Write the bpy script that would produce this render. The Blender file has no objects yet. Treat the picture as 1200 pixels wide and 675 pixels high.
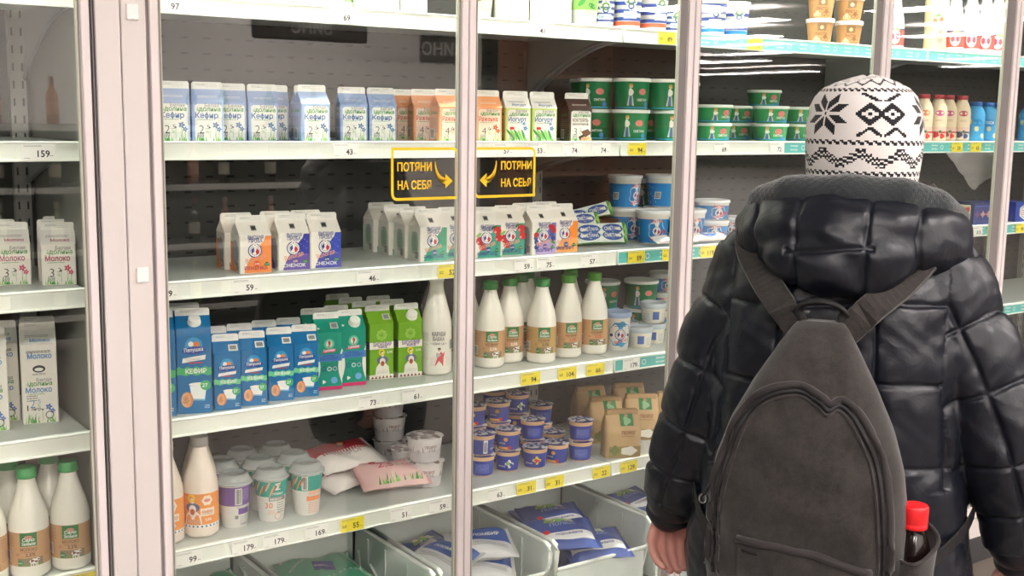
import bpy, bmesh, math, random
import numpy as np
from mathutils import Vector, Matrix
PI = math.pi
rnd = random.Random(7)
scene = bpy.context.scene
COL = scene.collection
# ------------------------------------------------------------------ camera model
F, YAW, PIT, ROL = 1372.5, math.radians(35.31), math.radians(8.453), math.radians(0.919)
EYE = 1.6
def cam_rows():
    f = np.array([math.sin(YAW)*math.cos(PIT), math.cos(YAW)*math.cos(PIT), -math.sin(PIT)])
    rt = np.array([math.cos(YAW), -math.sin(YAW), 0]); up = np.cross(rt, f)
    c, s = math.cos(ROL), math.sin(ROL)
    return np.array([c*rt+s*up, -s*rt+c*up, f])
RR = cam_rows()
def ray(x, y): return np.array([(x-600)/F, (337.5-y)/F, 1.0]) @ RR
def at_z(x, y, z):
    d = ray(x, y); p = d*(z-EYE)/d[2]; return Vector((p[0], p[1], z))
def at_y(x, y, Y):
    d = ray(x, y); p = d*Y/d[1]; return Vector((p[0], Y, p[2]+EYE))
# ------------------------------------------------------------------ materials
def lin(c):
    if isinstance(c, str):
        c = c.lstrip('#'); c = [int(c[i:i+2], 16)/255 for i in (0, 2, 4)]
        c = [x/12.92 if x <= .04045 else ((x+.055)/1.055)**2.4 for x in c]
    return (c[0], c[1], c[2], 1)
_M = {}
def mat(c, rough=.5, metal=0, spec=.5, name=None, coat=0, trans=0, alpha=1, bump=None, sss=0, sheen=0):
    key = (c if isinstance(c, str) else tuple(c), rough, metal, spec, coat, trans, alpha, bump, sss, sheen)
    if key in _M: return _M[key]
    m = bpy.data.materials.new(name or 'm_%d' % len(_M)); m.use_nodes = True
    b = m.node_tree.nodes['Principled BSDF']
    b.inputs['Base Color'].default_value = lin(c); b.inputs['Roughness'].default_value = rough
    b.inputs['Metallic'].default_value = metal; b.inputs['Specular IOR Level'].default_value = spec
    b.inputs['Coat Weight'].default_value = coat; b.inputs['Transmission Weight'].default_value = trans
    b.inputs['Alpha'].default_value = alpha
    if sss:
        b.inputs['Subsurface Weight'].default_value = sss; b.inputs['Subsurface Radius'].default_value = (.012, .006, .004)
    if sheen:
        b.inputs['Sheen Weight'].default_value = sheen; b.inputs['Sheen Roughness'].default_value = .4
    if bump:
        nt = m.node_tree; n = nt.nodes.new('ShaderNodeTexNoise'); t = nt.nodes.new('ShaderNodeTexCoord')
        n.inputs['Scale'].default_value = bump[0]; n.inputs['Detail'].default_value = 3
        bp = nt.nodes.new('ShaderNodeBump'); bp.inputs['Strength'].default_value = bump[1]; bp.inputs['Distance'].default_value = .002
        nt.links.new(t.outputs['Object'], n.inputs['Vector']); nt.links.new(n.outputs['Fac'], bp.inputs['Height'])
        nt.links.new(bp.outputs['Normal'], b.inputs['Normal'])
    _M[key] = m; return m
def emis(c, s, name):
    m = bpy.data.materials.new(name); m.use_nodes = True
    b = m.node_tree.nodes['Principled BSDF']; b.inputs['Base Color'].default_value = lin(c)
    b.inputs['Emission Color'].default_value = lin(c); b.inputs['Emission Strength'].default_value = s
    return m
def node_mat(name, fn):
    m = bpy.data.materials.new(name); m.use_nodes = True
    fn(m.node_tree, m.node_tree.nodes['Principled BSDF'], m.node_tree.nodes['Material Output']); return m
def N(nt, typ, **kw):
    n = nt.nodes.new(typ)
    for k, v in kw.items():
        if k.startswith('i_'): n.inputs[int(k[2:])].default_value = v
        else: setattr(n, k, v)
    return n
def thin_glass(f0, tint, name):
    def fn(nt, b, out):
        nt.nodes.remove(b)
        lw = N(nt, 'ShaderNodeLayerWeight'); lw.inputs['Blend'].default_value = .5
        p = N(nt, 'ShaderNodeMath', operation='POWER', i_1=5.0)
        ma = N(nt, 'ShaderNodeMath', operation='MULTIPLY_ADD', i_1=1-f0, i_2=f0)
        tr = N(nt, 'ShaderNodeBsdfTransparent'); tr.inputs[0].default_value = (*tint, 1)
        gl = N(nt, 'ShaderNodeBsdfGlossy'); gl.inputs['Roughness'].default_value = .012; gl.inputs[0].default_value = (1, 1, 1, 1)
        mx = N(nt, 'ShaderNodeMixShader')
        nt.links.new(lw.outputs['Facing'], p.inputs[0]); nt.links.new(p.outputs[0], ma.inputs[0]); nt.links.new(ma.outputs[0], mx.inputs[0])
        nt.links.new(tr.outputs[0], mx.inputs[1]); nt.links.new(gl.outputs[0], mx.inputs[2]); nt.links.new(mx.outputs[0], out.inputs[0])
    return node_mat(name, fn)
GLASS = thin_glass(.058, (.97, .985, .97), 'door_glass')
CLEAR = thin_glass(.07, (.86, .88, .88), 'clear_plastic')
# ------------------------------------------------------------------ mesh builder
class MB:
    def __init__(s): s.v = []; s.f = []; s.m = []; s.sm = []; s.mats = []
    def mi(s, m):
        if m not in s.mats: s.mats.append(m)
        return s.mats.index(m)
    def add(s, vs, fs, m, smooth=False):
        o = len(s.v); s.v.extend([tuple(v) for v in vs]); k = s.mi(m)
        for f in fs: s.f.append([i+o for i in f]); s.m.append(k); s.sm.append(smooth)
    def poly(s, pts, m): s.add(pts, [list(range(len(pts)))], m)
    def box(s, x0, x1, y0, y1, z0, z1, m):
        v = [(x, y, z) for z in (z0, z1) for y in (y0, y1) for x in (x0, x1)]
        s.add(v, [(0, 2, 3, 1), (4, 5, 7, 6), (0, 1, 5, 4), (2, 6, 7, 3), (0, 4, 6, 2), (1, 3, 7, 5)], m)
    def cbox(s, x0, x1, y0, y1, z0, z1, m, c=.003):      # box with chamfered edges
        bm = bmesh.new(); bmesh.ops.create_cube(bm, size=1)
        for v in bm.verts: v.co = Vector(((x0+x1)/2+v.co.x*(x1-x0), (y0+y1)/2+v.co.y*(y1-y0), (z0+z1)/2+v.co.z*(z1-z0)))
        bmesh.ops.bevel(bm, geom=bm.edges[:], offset=c, segments=2, affect='EDGES', profile=.5)
        bm.verts.index_update(); s.add([v.co for v in bm.verts], [[v.index for v in f.verts] for f in bm.faces], m); bm.free()
    def rings(s, rows, m, closed=True, caps=(False, False), smooth=True):   # rows of equal length; m may be a list per band
        n = len(rows[0]); o = len(s.v)
        for r in rows: s.v.extend([tuple(p) for p in r])
        for i in range(len(rows)-1):
            k = s.mi(m[i] if isinstance(m, list) else m)
            for j in range(n if closed else n-1):
                a, b = o+i*n+j, o+i*n+(j+1) % n
                s.f.append([a, b, b+n, a+n]); s.m.append(k); s.sm.append(smooth)
        for c, i in ((0, 0), (1, len(rows)-1)):
            if caps[c]:
                k = s.mi(m[0 if c == 0 else -1] if isinstance(m, list) else m); f = [o+i*n+j for j in range(n)]
                s.f.append(f[::-1] if c == 0 else f); s.m.append(k); s.sm.append(False)
    def lathe(s, prof, m, n=24, caps=(True, True), wob=None):
        rows = []
        for r, z in prof:
            row = []
            for j in range(n):
                a = 2*PI*j/n; q = r*(1+(wob(a, z) if wob else 0)); row.append((q*math.sin(a), -q*math.cos(a), z))
            rows.append(row)
        s.rings(rows, m, True, caps)
    def tube(s, pts, r, m, n=8, flat=1.0, caps=True):
        pts = [Vector(p) for p in pts]; rows = []; up = Vector((0, 0, 1))
        for i, p in enumerate(pts):
            t = (pts[min(i+1, len(pts)-1)]-pts[max(i-1, 0)]).normalized()
            a = t.cross(up)
            if a.length < .05: a = t.cross(Vector((0, 1, 0)))
            a.normalize(); b = a.cross(t).normalized(); ri = r[i] if isinstance(r, (list, tuple)) else r
            rows.append([p+a*ri*math.cos(2*PI*j/n)+b*ri*flat*math.sin(2*PI*j/n) for j in range(n)])
        s.rings(rows, m, True, (caps, caps))
    def ball(s, c, r, m, n=16, k=10, squash=(1, 1, 1), rot=None):
        rows = []
        for i in range(k+1):
            t = PI*(i/k*.998+.001); row = []
            for j in range(n):
                a = 2*PI*j/n; v = Vector((math.sin(t)*math.cos(a)*r*squash[0], math.sin(t)*math.sin(a)*r*squash[1], -math.cos(t)*r*squash[2]))
                if rot: v = rot @ v
                row.append(Vector(c)+v)
            rows.append(row)
        s.rings(rows, m, True, (True, True))
    def mesh(s, name):
        me = bpy.data.meshes.new(name); me.from_pydata([tuple(map(float, v)) for v in s.v], [], s.f)
        for m in s.mats: me.materials.append(m)
        me.polygons.foreach_set('material_index', s.m); me.polygons.foreach_set('use_smooth', s.sm); me.update(); return me
    def build(s, name, parent=None, loc=None, recalc=False):
        me = s.mesh(name)
        if recalc:
            bm = bmesh.new(); bm.from_mesh(me); bmesh.ops.recalc_face_normals(bm, faces=bm.faces[:]); bm.to_mesh(me); bm.free()
        o = bpy.data.objects.new(name, me); COL.objects.link(o)
        if parent: o.parent = parent
        if loc is not None: o.location = loc
        return o
def tag(o, label=None, cat=None, group=None, kind=None):
    if label: o['label'] = label
    if cat: o['category'] = cat
    if group: o['group'] = group
    if kind: o['kind'] = kind
    return o
def thing(name, label=None, cat=None, loc=(0, 0, 0), rz=0, group=None):
    o = bpy.data.objects.new(name, None); COL.objects.link(o); o.location = loc; o.rotation_euler = (0, 0, rz)
    o.empty_display_size = .05; return tag(o, label, cat, group)
def struct(name, mb, label=None):
    o = mb.build(name); o['kind'] = 'structure'; return o
def dup(o, parent=None):
    c = o.copy(); COL.objects.link(c)
    if parent: c.parent = parent
    for k in [k for k in o.children]: dup(k, c)
    return c
USED = set()
def put(proto, p, rz, label, group, cat=None):
    """first use places the prototype itself, later ones a copy of it and of its parts"""
    if proto.name in USED: o = dup(proto)
    else: o = proto; USED.add(proto.name)
    o.location = p; o.rotation_euler = (0, 0, rz)
    o['label'] = label; o['group'] = group
    if cat: o['category'] = cat
    return o
# ------------------------------------------------------------------ lettering
_G = {}
def glyphs(txt, bold=0.0):
    bold = min(bold, .02)
    if 'Ф' in txt or 'ф' in txt:          # this letter is put together from a round letter and a bar
        base = txt.replace('Ф', 'О').replace('ф', 'о'); vs, fs = glyphs(base, bold); vs, fs = list(vs), list(fs)
        for i, ch in enumerate(txt):
            if ch in 'Фф':
                x1 = max(p[0] for p in glyphs(base[:i+1], bold)[0]); o_ = glyphs(base[i], bold)[0]; wd = max(p[0] for p in o_)-min(p[0] for p in o_); c = x1-wd/2; k = len(vs); hw = .052+bold
                y0, y1 = (-.03, .76) if ch == 'Ф' else (-.2, .76); vs += [(c-hw, y0), (c+hw, y0), (c+hw, y1), (c-hw, y1)]; fs.append([k, k+1, k+2, k+3])
        return vs, fs
    key = (txt, bold)
    if key not in _G:
        cu = bpy.data.curves.new('t', 'FONT'); cu.body = txt; cu.size = 1; cu.resolution_u = 2; cu.offset = bold
        ob = bpy.data.objects.new('t', cu); me = bpy.data.meshes.new_from_object(ob)
        vs = [(v.co.x, v.co.y) for v in me.vertices]; fs = [list(p.vertices) for p in me.polygons]
        bpy.data.objects.remove(ob); bpy.data.curves.remove(cu); bpy.data.meshes.remove(me)
        _G[key] = (vs, fs)
    return _G[key]
class Deco:
    """flat print laid on a surface: M(u, v, layer) gives the 3-D point"""
    def __init__(s, mb, M, du=.012): s.mb = mb; s.M = M; s.du = du
    def rect(s, u0, v0, u1, v1, m, l=1, nu=None, nv=1, fn=None):
        nu = nu or max(1, int(math.ceil(abs(u1-u0)/s.du)))
        pts = [s.M(u0+(u1-u0)*i/nu, v0+(v1-v0)*j/nv, l) for j in range(nv+1) for i in range(nu+1)]
        s.mb.add(pts, [(j*(nu+1)+i, j*(nu+1)+i+1, (j+1)*(nu+1)+i+1, (j+1)*(nu+1)+i) for j in range(nv) for i in range(nu)], m)
    def poly(s, pts, m, l=1):
        s.mb.add([s.M(u, v, l) for u, v in pts], [list(range(len(pts)))], m)
    def fan(s, c, pts, m, l=1):
        n = len(pts); s.mb.add([s.M(*c, l)]+[s.M(u, v, l) for u, v in pts], [(0, 1+i, 1+(i+1) % n) for i in range(n)], m)
    def disc(s, u, v, r, m, l=2, n=18, ry=None, rot=0):
        ry = ry or r; c, q = math.cos(rot), math.sin(rot)
        s.fan((u, v), [(u+r*math.cos(a)*c-ry*math.sin(a)*q, v+r*math.cos(a)*q+ry*math.sin(a)*c) for a in [2*PI*i/n for i in range(n)]], m, l)
    def ring(s, u, v, r0, r1, m, l=2, n=22):
        pts = []
        for i in range(n):
            a = 2*PI*i/n; pts += [s.M(u+r0*math.cos(a), v+r0*math.sin(a), l), s.M(u+r1*math.cos(a), v+r1*math.sin(a), l)]
        s.mb.add(pts, [(2*i, 2*i+1, (2*i+3) % (2*n), (2*i+2) % (2*n)) for i in range(n)], m)
    def blob(s, u, v, r, m, l=2, lobes=5, amp=.25, n=30, ry=None, seed=0):
        ry = ry or r
        s.fan((u, v), [(u+r*(1+amp*math.cos(lobes*a+seed))*math.cos(a), v+ry*(1+amp*math.cos(lobes*a+seed))*math.sin(a)) for a in [2*PI*i/n for i in range(n)]], m, l)
    def text(s, t, u, v, size, m, l=3, al='C', sx=1.0, bold=.015, rot=0, fit=None):
        vs, fs = glyphs(t, bold)
        if not vs: return
        x0 = min(p[0] for p in vs); x1 = max(p[0] for p in vs)
        if fit: sx = fit/((x1-x0)*size)
        off = {'C': (x0+x1)/2, 'L': x0, 'R': x1}[al]; c, q = math.cos(rot), math.sin(rot); pts = []
        for x, y in vs:
            a, b = (x-off)*size*sx, y*size
            pts.append(s.M(u+a*c-b*q, v+a*q+b*c, l))
        s.mb.add(pts, fs, m)
    def lines(s, u, v, w, n, m, pitch=.0022, l=2, seed=1, h=.0009):     # fine print
        r = random.Random(seed)
        for i in range(n):
            x = 0
            while x < w:
                q = min(w-x, r.uniform(.002, .008)); s.rect(u+x, v-i*pitch-h, u+x+q, v-i*pitch, m, l, nu=1); x += q+.001
    def bars(s, u, v, w, h, m, paper=None, l=2, seed=3):                # barcode
        r = random.Random(seed)
        if paper: s.rect(u-.002, v-.002, u+w+.002, v+h+.002, paper, l)
        x = 0
        while x < w:
            q = r.choice((.0005, .0008, .0013)); s.rect(u+x, v, u+min(x+q, w), v+h, m, l+1, nu=1); x += q+r.choice((.0006, .001))
    def grass(s, u0, u1, v, h, ms, n=16, l=3, seed=2):
        r = random.Random(seed)
        for i in range(n):
            u = r.uniform(u0, u1); k = h*r.uniform(.35, 1); w = (u1-u0)/n*.9; t = u+r.uniform(-.25, .25)*k
            s.poly([(max(u0, u-w/2), v), (min(u1, u+w/2), v), (min(max(t, u0), u1), v+k)], r.choice(ms), l+(i % 2))
    def flower(s, u, v, r, m, mc, l=4, k=5):
        s.blob(u, v, r*.75, m, l, k, .33); s.disc(u, v, r*.22, mc, l+1, 8)
def flatM(y, x0=0, z0=0, e=.00022): return lambda u, v, l: (x0+u, y-e*l, z0+v)
def sideM(x, y0=0, z0=0, e=.00022): return lambda u, v, l: (x-e*l, y0-u, z0+v)      # left side, seen from -X: u runs towards +u = front... mirrored so print reads
def wrapM(rf, a0=0, e=.00022):
    def M(u, v, l):
        r = rf(v); a = a0+u/max(r, .004); q = r+e*l; return (q*math.sin(a), -q*math.cos(a), v)
    return M
def interp(prof):
    zs = [p[1] for p in prof]; rs = [p[0] for p in prof]
    def f(z):
        if z <= zs[0]: return rs[0]
        for i in range(len(zs)-1):
            if zs[i] <= z <= zs[i+1]:
                return rs[i+1] if zs[i+1] == zs[i] else rs[i]+(rs[i+1]-rs[i])*(z-zs[i])/(zs[i+1]-zs[i])
        return rs[-1]
    return f
# common colours
WHITE = mat('#f1efe8', .45); PAPER = mat('#f4f2ec', .6); CREAM = mat('#efe6d4', .5); INK = mat('#2b2a2c', .6); GREY = mat('#8d8d8a', .6)
LGREY = mat('#c9c8c2', .6); GREEN = mat('#3d9440', .5); LGREEN = mat('#8cc763', .5); DGREEN = mat('#1f7a3f', .45); RED = mat('#cf2b2e', .45)
NAVY = mat('#27408b', .45); BLUE = mat('#1d7fc4', .45); BURG = mat('#a52a52', .5); ORANGE = mat('#ee8a45', .5); YELLOW = mat('#f3d33c', .5)
MILK = mat('#f2eee2', .28, coat=.3); BROWN = mat('#6b4430', .6); TEAL = mat('#1c9277', .45); PURPLE = mat('#6d4c94', .5)
# ================================================================== PRODUCTS
def carton(name, W, D, H, G, FN, bm_, rm, fm, deco=None, side=None, roof=None, cap=None, rot=0):
    t = thing(name); w, d = W/2, D/2
    b = MB(); c = .0022
    ring = [(-w+c, -d), (w-c, -d), (w, -d+c), (w, d-c), (w-c, d), (-w+c, d), (-w, d-c), (-w, -d+c)]
    b.rings([[(x*.985, y*.985, 0) for x, y in ring], [(x, y, .002) for x, y in ring], [(x, y, H) for x, y in ring]], bm_, True, (True, False), smooth=False)
    if deco: deco(Deco(b, flatM(-d)), W, H)
    if side: side(Deco(b, sideM(-w)), D, H)
    b.build('carton_body', t)
    g = MB(); y = .0016; r = G*.86; k = .34*W
    F0, F1, B0, B1 = (-w, -d, H), (w, -d, H), (-w, d, H), (w, d, H); R0, R1 = (-w, -y, H+G), (w, -y, H+G); Q0, Q1 = (-w, y, H+G), (w, y, H+G)
    g.poly([F0, F1, R1, R0], rm); g.poly([B1, B0, Q0, Q1], rm)
    for s, f, bb, rr, qq in ((-1, F0, B0, R0, Q0), (1, F1, B1, R1, Q1)):
        ap = (s*(w-k), 0, H+r)
        g.poly([f, bb, ap], rm); g.poly([f, ap, rr], rm); g.poly([bb, qq, ap], rm)
    if roof:
        sl = math.hypot(G, d-y)
        def RM(u, v, l): return (u, -d+(d-y)*v/sl-.00022*l, H+G*v/sl+.00022*l)
        roof(Deco(g, RM), W, sl)
    g.build('gable_top', t)
    f = MB(); z0, z1 = H+G-.001, H+G+FN; q = .004
    o = [(-w+.0005, z0), (w-.0005, z0), (w-.0005, z1-q), (w-q, z1), (-w+q, z1), (-w+.0005, z1-q)]
    f.poly([(x, -y, z) for x, z in o], fm); f.poly([(x, y, z) for x, z in o][::-1], fm)
    for i in range(6):
        (a, e), (b2, e2) = o[i], o[(i+1) % 6]; f.poly([(a, y, e), (a, -y, e), (b2, -y, e2), (b2, y, e2)][::-1], fm)
    df = Deco(f, flatM(-y)); df.lines(-w*.7, z1-FN*.25, W*.32, 2, GREY, .003, seed=len(name)); df.lines(-w*.05, z1-FN*.2, W*.34, 3, LGREY, .0035, seed=5)
    f.build('sealed_fin', t)
    if cap:
        m = MB(); n = Vector((0, -G, d)).normalized(); u = Vector((1, 0, 0)); vv = n.cross(u); ctr = Vector((cap[0], -d*.56, H+G*.44))
        R0_ = cap[1]
        rows = []
        for rr, zz in ((R0_*1.12, 0), (R0_*1.12, .003), (R0_, .004), (R0_, .013), (R0_*.88, .015)):
            rows.append([ctr+n*zz+u*rr*math.cos(a)*(1+.02*(j % 2))+vv*rr*math.sin(a)*(1+.02*(j % 2)) for j, a in enumerate([2*PI*i/28 for i in range(28)])])
        m.rings(rows, WHITE, True, (False, True)); m.build('screw_cap', t, recalc=True)
    return t
def lathe_thing(name, parts):
    """parts: (part name, profile [(r, z)], material, deco fn or None)"""
    t = thing(name)
    for pn, prof, m, fn in parts:
        b = MB(); b.lathe(prof, m, 28, (True, True))
        if fn: fn(Deco(b, wrapM(interp(prof)), .006), b)
        b.build(pn, t)
    return t

# ---- gable cartons of the meadow dairy, 500 g
def meadow(name, body, roofm, word, wcol, pct, panel, flower, side=None, tall=False, extra=None, words2=None):
    W = .074 if tall else .069; H = .175 if tall else .087
    def deco(D, W, H):
        w = W/2
        if panel: D.rect(-w+.007, .001, w-.004, H*.9, panel, 1); D.poly([(-w+.007, H*.9), (w-.004, H*.9), (w-.009, H*.945), (-w+.012, H*.945)], panel, 1)
        y = H*.80 if not tall else H*.50
        D.text('Белая', -.006, y+.006, .011, GREY, 2, 'L', bold=.01); D.text('долина', -w+.016, y-.003, .0135, GREEN, 3, 'L', bold=.03)
        D.grass(-w+.010, -w+.020, y-.003, .014, [GREEN, LGREEN], 8, 3)
        if words2:
            D.text(words2[0], -.0, y-.017, .0125, wcol, 3, bold=.04, fit=W*.66); D.text(words2[1], 0, y-.026, .009, wcol, 3, bold=.04, fit=W*.66)
        else: D.text(word, -.002, y-.018, .0165, wcol, 3, bold=.035, fit=W*.72)
        D.lines(-w+.012, y-.021, .034, 1, GREEN, h=.0012)
        D.text(pct[0], -w+.016, y-.052, .026, wcol if tall else INK, 3, 'L', bold=-.012)
        D.text(pct[1], -w+.030, y-.042, .013, wcol if tall else INK, 3, 'L', bold=-.005); D.text('%', -w+.031, y-.051, .009, LGREEN, 3, 'L')
        if not tall: D.text('500', -w+.012, .010, .012, GREY, 4, 'L', sx=.8)
        else:
            D.text('1', -w+.010, .030, .017, INK, 3, 'L', bold=.03); D.text('литр', -w+.018, .030, .009, INK, 3, 'L'); D.disc(.018, .018, .0085, WHITE, 4); D.ring(.018, .018, .0068, .0085, INK, 5)
            D.disc(.0, y+.034, .013, INK, 3, 20, ry=.008); D.lines(-.013, y+.024, .026, 2, INK); D.disc(0, y+.033, .009, WHITE, 4, 16, ry=.004); D.lines(-w+.010, y-.025, .022, 3, INK, .005, h=.0016)
            D.text('Молоко', .002, H*.93-.018, .016, wcol, 3, bold=.035, fit=W*.66); D.lines(-w+.012, H*.97-.008, .05, 2, INK, .003, h=.0014)
        D.grass(-w+.006, w-.005, .0015, .020 if not tall else .034, [GREEN, LGREEN], 18, 3, 4)
        if extra: extra(D, W, H)
        else:
            for fx, fy, r in ((.017, .036, .0072), (.024, .027, .006)):
                D.rect(fx-.0004, .006, fx+.0004, fy, GREEN, 3, 1); D.flower(fx, fy, r*1.05, flower, YELLOW, 4)
            D.rect(.004, .006, .0046, .030, GREEN, 3, 1); D.disc(.004, .031, .002, INK, 4, 8)
    def rf(D, W, s):
        if roofm == WHITE or tall:
            D.text(word if word else '', .004, s*.18, .012, wcol, 2, fit=W*.55, bold=.03); D.lines(-W*.35, s*.62, W*.65, 2, GREY, .004, h=.0015)
        else: D.lines(-W*.3, s*.45, W*.6, 2, WHITE, .004, h=.0014)
    def sd(D, d, H):
        D.text('долина', 0, H*.78, .012, GREEN, 2); D.lines(-d*.36, H*.66, d*.72, 9, GREY, .0042, h=.0014, seed=8); D.bars(-d*.3, .008, d*.3, .022, INK, WHITE); D.grass(0, d*.45, .002, .022, [GREEN, LGREEN], 9)
    return carton(name, W, .07 if tall else .066, H, .028, .016, body, roofm, WHITE, deco, sd, rf)
PALEB = mat('#9db3dc', .45, bump=(300, .1)); PALEO = mat('#f2a36d', .45); PALEG = mat('#cfe08a', .45); CHOC = mat('#3d2720', .45); OFFW = mat('#efeae0', .45)
def yog(D, W, H):
    for i in range(5): D.disc(-.02+.009*i, .018-.001*i, .018, [GREEN, LGREEN][i % 2], 3+i % 2, 14, ry=.0035, rot=2.3-.1*i)
    D.blob(-.016, .034, .005, RED, 4, 2, .3); D.flower(.02, .034, .007, BLUE, YELLOW); D.flower(.016, .046, .005, BLUE, YELLOW)
def choc(D, W, H):
    D.poly([(.002, .026), (.022, .034), (.034, .022), (.014, .010)], BROWN, 4); D.poly([(-.006, .012), (.01, .020), (.02, .004), (.0, .002)], CHOC, 5)
    for i in range(5): D.disc(.006+.006*i, .006+.003*(i % 2), .0045, mat('#d7a878'), 6, 10)
P_milk05 = meadow('milk_carton', OFFW, WHITE, 'Молоко', BURG, ('3', ',2'), None, mat('#cf3f7a'))
P_milk1 = meadow('milk_carton', OFFW, WHITE, 'Молоко', BLUE, ('2', ',5'), None, mat('#2f6fc0'), tall=True)
P_kefir05 = meadow('kefir_carton', PALEB, PALEB, 'Кефир', mat('#2a6aa8'), ('2', ',5'), WHITE, mat('#3a78b8'))
P_ryaz05 = meadow('fermented_milk_carton', PALEO, PALEO, 'Ряженка', mat('#d4562f'), ('4', ',0'), mat('#f6dcc6', .5), RED)
P_yog05 = meadow('yogurt_carton', PALEG, WHITE, 'Йогурт', mat('#2a6aa8'), ('', ''), WHITE, BLUE, extra=yog)
P_choc05 = meadow('milkshake_carton', CHOC, CHOC, None, BROWN, ('3', ',2'), WHITE, RED, extra=choc, words2=('КОКТЕЙЛЬ', 'молочный'))

# ---- half-litre cartons with a round emblem
def emblem(D, u, v, r):
    D.disc(u, v, r, NAVY, 4, 24); D.disc(u, v, r*.86, WHITE, 5, 24); D.ring(u, v, r*.62, r*.68, NAVY, 6)
    D.poly([(u-r*.55, v+r*.1), (u-r*.15, v+r*.5), (u-r*.1, v-r*.1), (u-r*.4, v-r*.45)], NAVY, 6); D.poly([(u+r*.1, v-r*.1), (u+r*.3, v+r*.35), (u+r*.6, v-r*.05), (u+r*.55, v-r*.5), (u+r*.2, v-r*.55)], RED, 6)
    D.disc(u, v+r*.78, r*.33, WHITE, 7, 12, ry=r*.22); D.disc(u, v+r*.78, r*.1, RED, 8, 8)
def brush(D, u, v, w, m, l=9):
    D.text('Вологда', u, v, w*.30, m, l, bold=.02, rot=.28, fit=w)
def emblem_carton(name, c1, c2, word, wc, dot, berries=None, stars=False, full=None):
    c1m, c2m = mat(c1, .45), mat(c2, .45)
    def deco(D, W, H):
        w = W/2
        n = 9
        edge = [(-w*.72+1.05*w*(1-math.cos(i/n*PI/2))*.9+w*.55*(i/n), .001+H*.97*i/n) for i in range(n+1)]
        edge = [(min(x, w*.62), y) for x, y in edge]
        for i in range(n):
            (x0, y0), (x1, y1) = edge[i], edge[i+1]; D.poly([(x0, y0), (w-.0005, y0), (w-.0005, y1), (x1, y1)], c2m if i < 4 else c1m, 1)
        D.text('ВЫСШАЯ', 0, H*.91, .0115, NAVY, 4, bold=.03, fit=W*.48); D.text('ПРОБА', 0, H*.81, .0115, NAVY, 4, bold=.03, fit=W*.42)
        if berries: berries(D, W, H)
        emblem(D, -.002, H*.60, .0165); brush(D, .0, H*.34, W*.62, mat('#e6a58e'), 9)
        D.disc(.002, H*.25, .0072, dot, 9, 16); D.text('2,5%', .002, H*.225, .006, WHITE, 11, bold=.02)
        D.poly([(w*.5, H*.19), (w*.86, H*.19), (w*.8, H*.26), (w*.68, H*.30), (w*.55, H*.26)], DGREEN, 10); D.lines(w*.58, H*.24, .008, 1, WHITE, l=11)
        D.text(word, 0, .008, .0115, wc, 10, bold=.03, fit=W*.72)
        if stars:
            for i in range(9): D.disc(w*(.3+.6*((i*37) % 10)/10), H*(.35+.06*i), .0007, WHITE, 3, 6)
    def rf(D, W, s): D.rect(-.006, s*.35, .007, s*.75, GREY, 1); D.rect(-.0045, s*.42, .0055, s*.68, INK, 2)
    def sd(D, d, H):
        D.rect(-d/2, .001, d*.1, H*.8, full or c1m, 1); D.disc(.004, H*.52, .022, mat('#a8aec0') if not full else mat('#bccfbf'), 2, 20, ry=.030); D.lines(-.010, H*.72, .028, 9, GREEN if full else LGREY, .0042, 3, 7, .0016); D.lines(-.012, H*.82, .032, 13, GREY, .0042, 3, 4, .0013); D.bars(.008, .006, .018, .018, INK, WHITE)
    return carton(name, .076, .072, .088, .028, .016, OFFW, OFFW, WHITE, deco, sd, rf)
def strawb(D, W, H):
    for u, v, r in ((-.022, H*.52, .011), (-.014, H*.33, .009), (.026, H*.82, .011), (.03, H*.6, .010)):
        D.blob(u, v, r, RED, 2, 1, .15); D.disc(u-.004, v-.004, r*.3, mat('#f0a0a0'), 3, 8)
    D.disc(-.024, H*.70, .009, LGREEN, 2, 12, ry=.004, rot=.6); D.disc(.018, H*.92, .009, GREEN, 2, 12, ry=.004, rot=.4)
def forest(D, W, H):
    for i, (u, v) in enumerate(((-.026, .52), (-.024, .40), (-.02, .30), (-.024, .24), (.024, .62), (.028, .5), (.022, .74))): D.disc(u, H*v, .0068, NAVY if i % 2 else mat('#4a4f9a'), 2+i % 2, 14)
    for u, v in ((-.025, .62), (.026, .84), (.03, .74), (.02, .86)): D.disc(u, H*v, .0075, RED, 3, 14)
    D.disc(-.02, H*.74, .010, GREEN, 2, 12, ry=.004, rot=1); D.disc(.026, H*.4, .010, GREEN, 2, 12, ry=.004, rot=-.7)
P_eRyaz = emblem_carton('fermented_milk_carton', '#f08f4a', '#f08f4a', 'РЯЖЕНКА', BURG, mat('#e05a32'))
P_eSnow = emblem_carton('sour_milk_carton', '#3138a6', '#6b53a8', 'СНЕЖОК', WHITE, PURPLE, stars=True)
P_eSnow2 = emblem_carton('sour_milk_carton', '#2f46b8', '#4a50b0', 'СНЕЖОК', WHITE, NAVY, stars=True)
P_eGreen = emblem_carton('bifidus_carton', '#23986f', '#3fae8a', 'БИФИЛАЙФ', NAVY, NAVY, full=mat('#dfe6d6'))
P_eStraw = emblem_carton('bifidus_carton', '#2fa58a', '#3aa58e', 'БИФИГАРД', NAVY, NAVY, berries=strawb)
P_eForest = emblem_carton('yogurt_carton', '#6f74c2', '#b9a0cf', 'ЙОГУРТ', NAVY, PURPLE, berries=forest)
P_eYog = emblem_carton('yogurt_carton', '#f08a2c', '#f5a85a', 'ЙОГУРТ', NAVY, NAVY)

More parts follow.
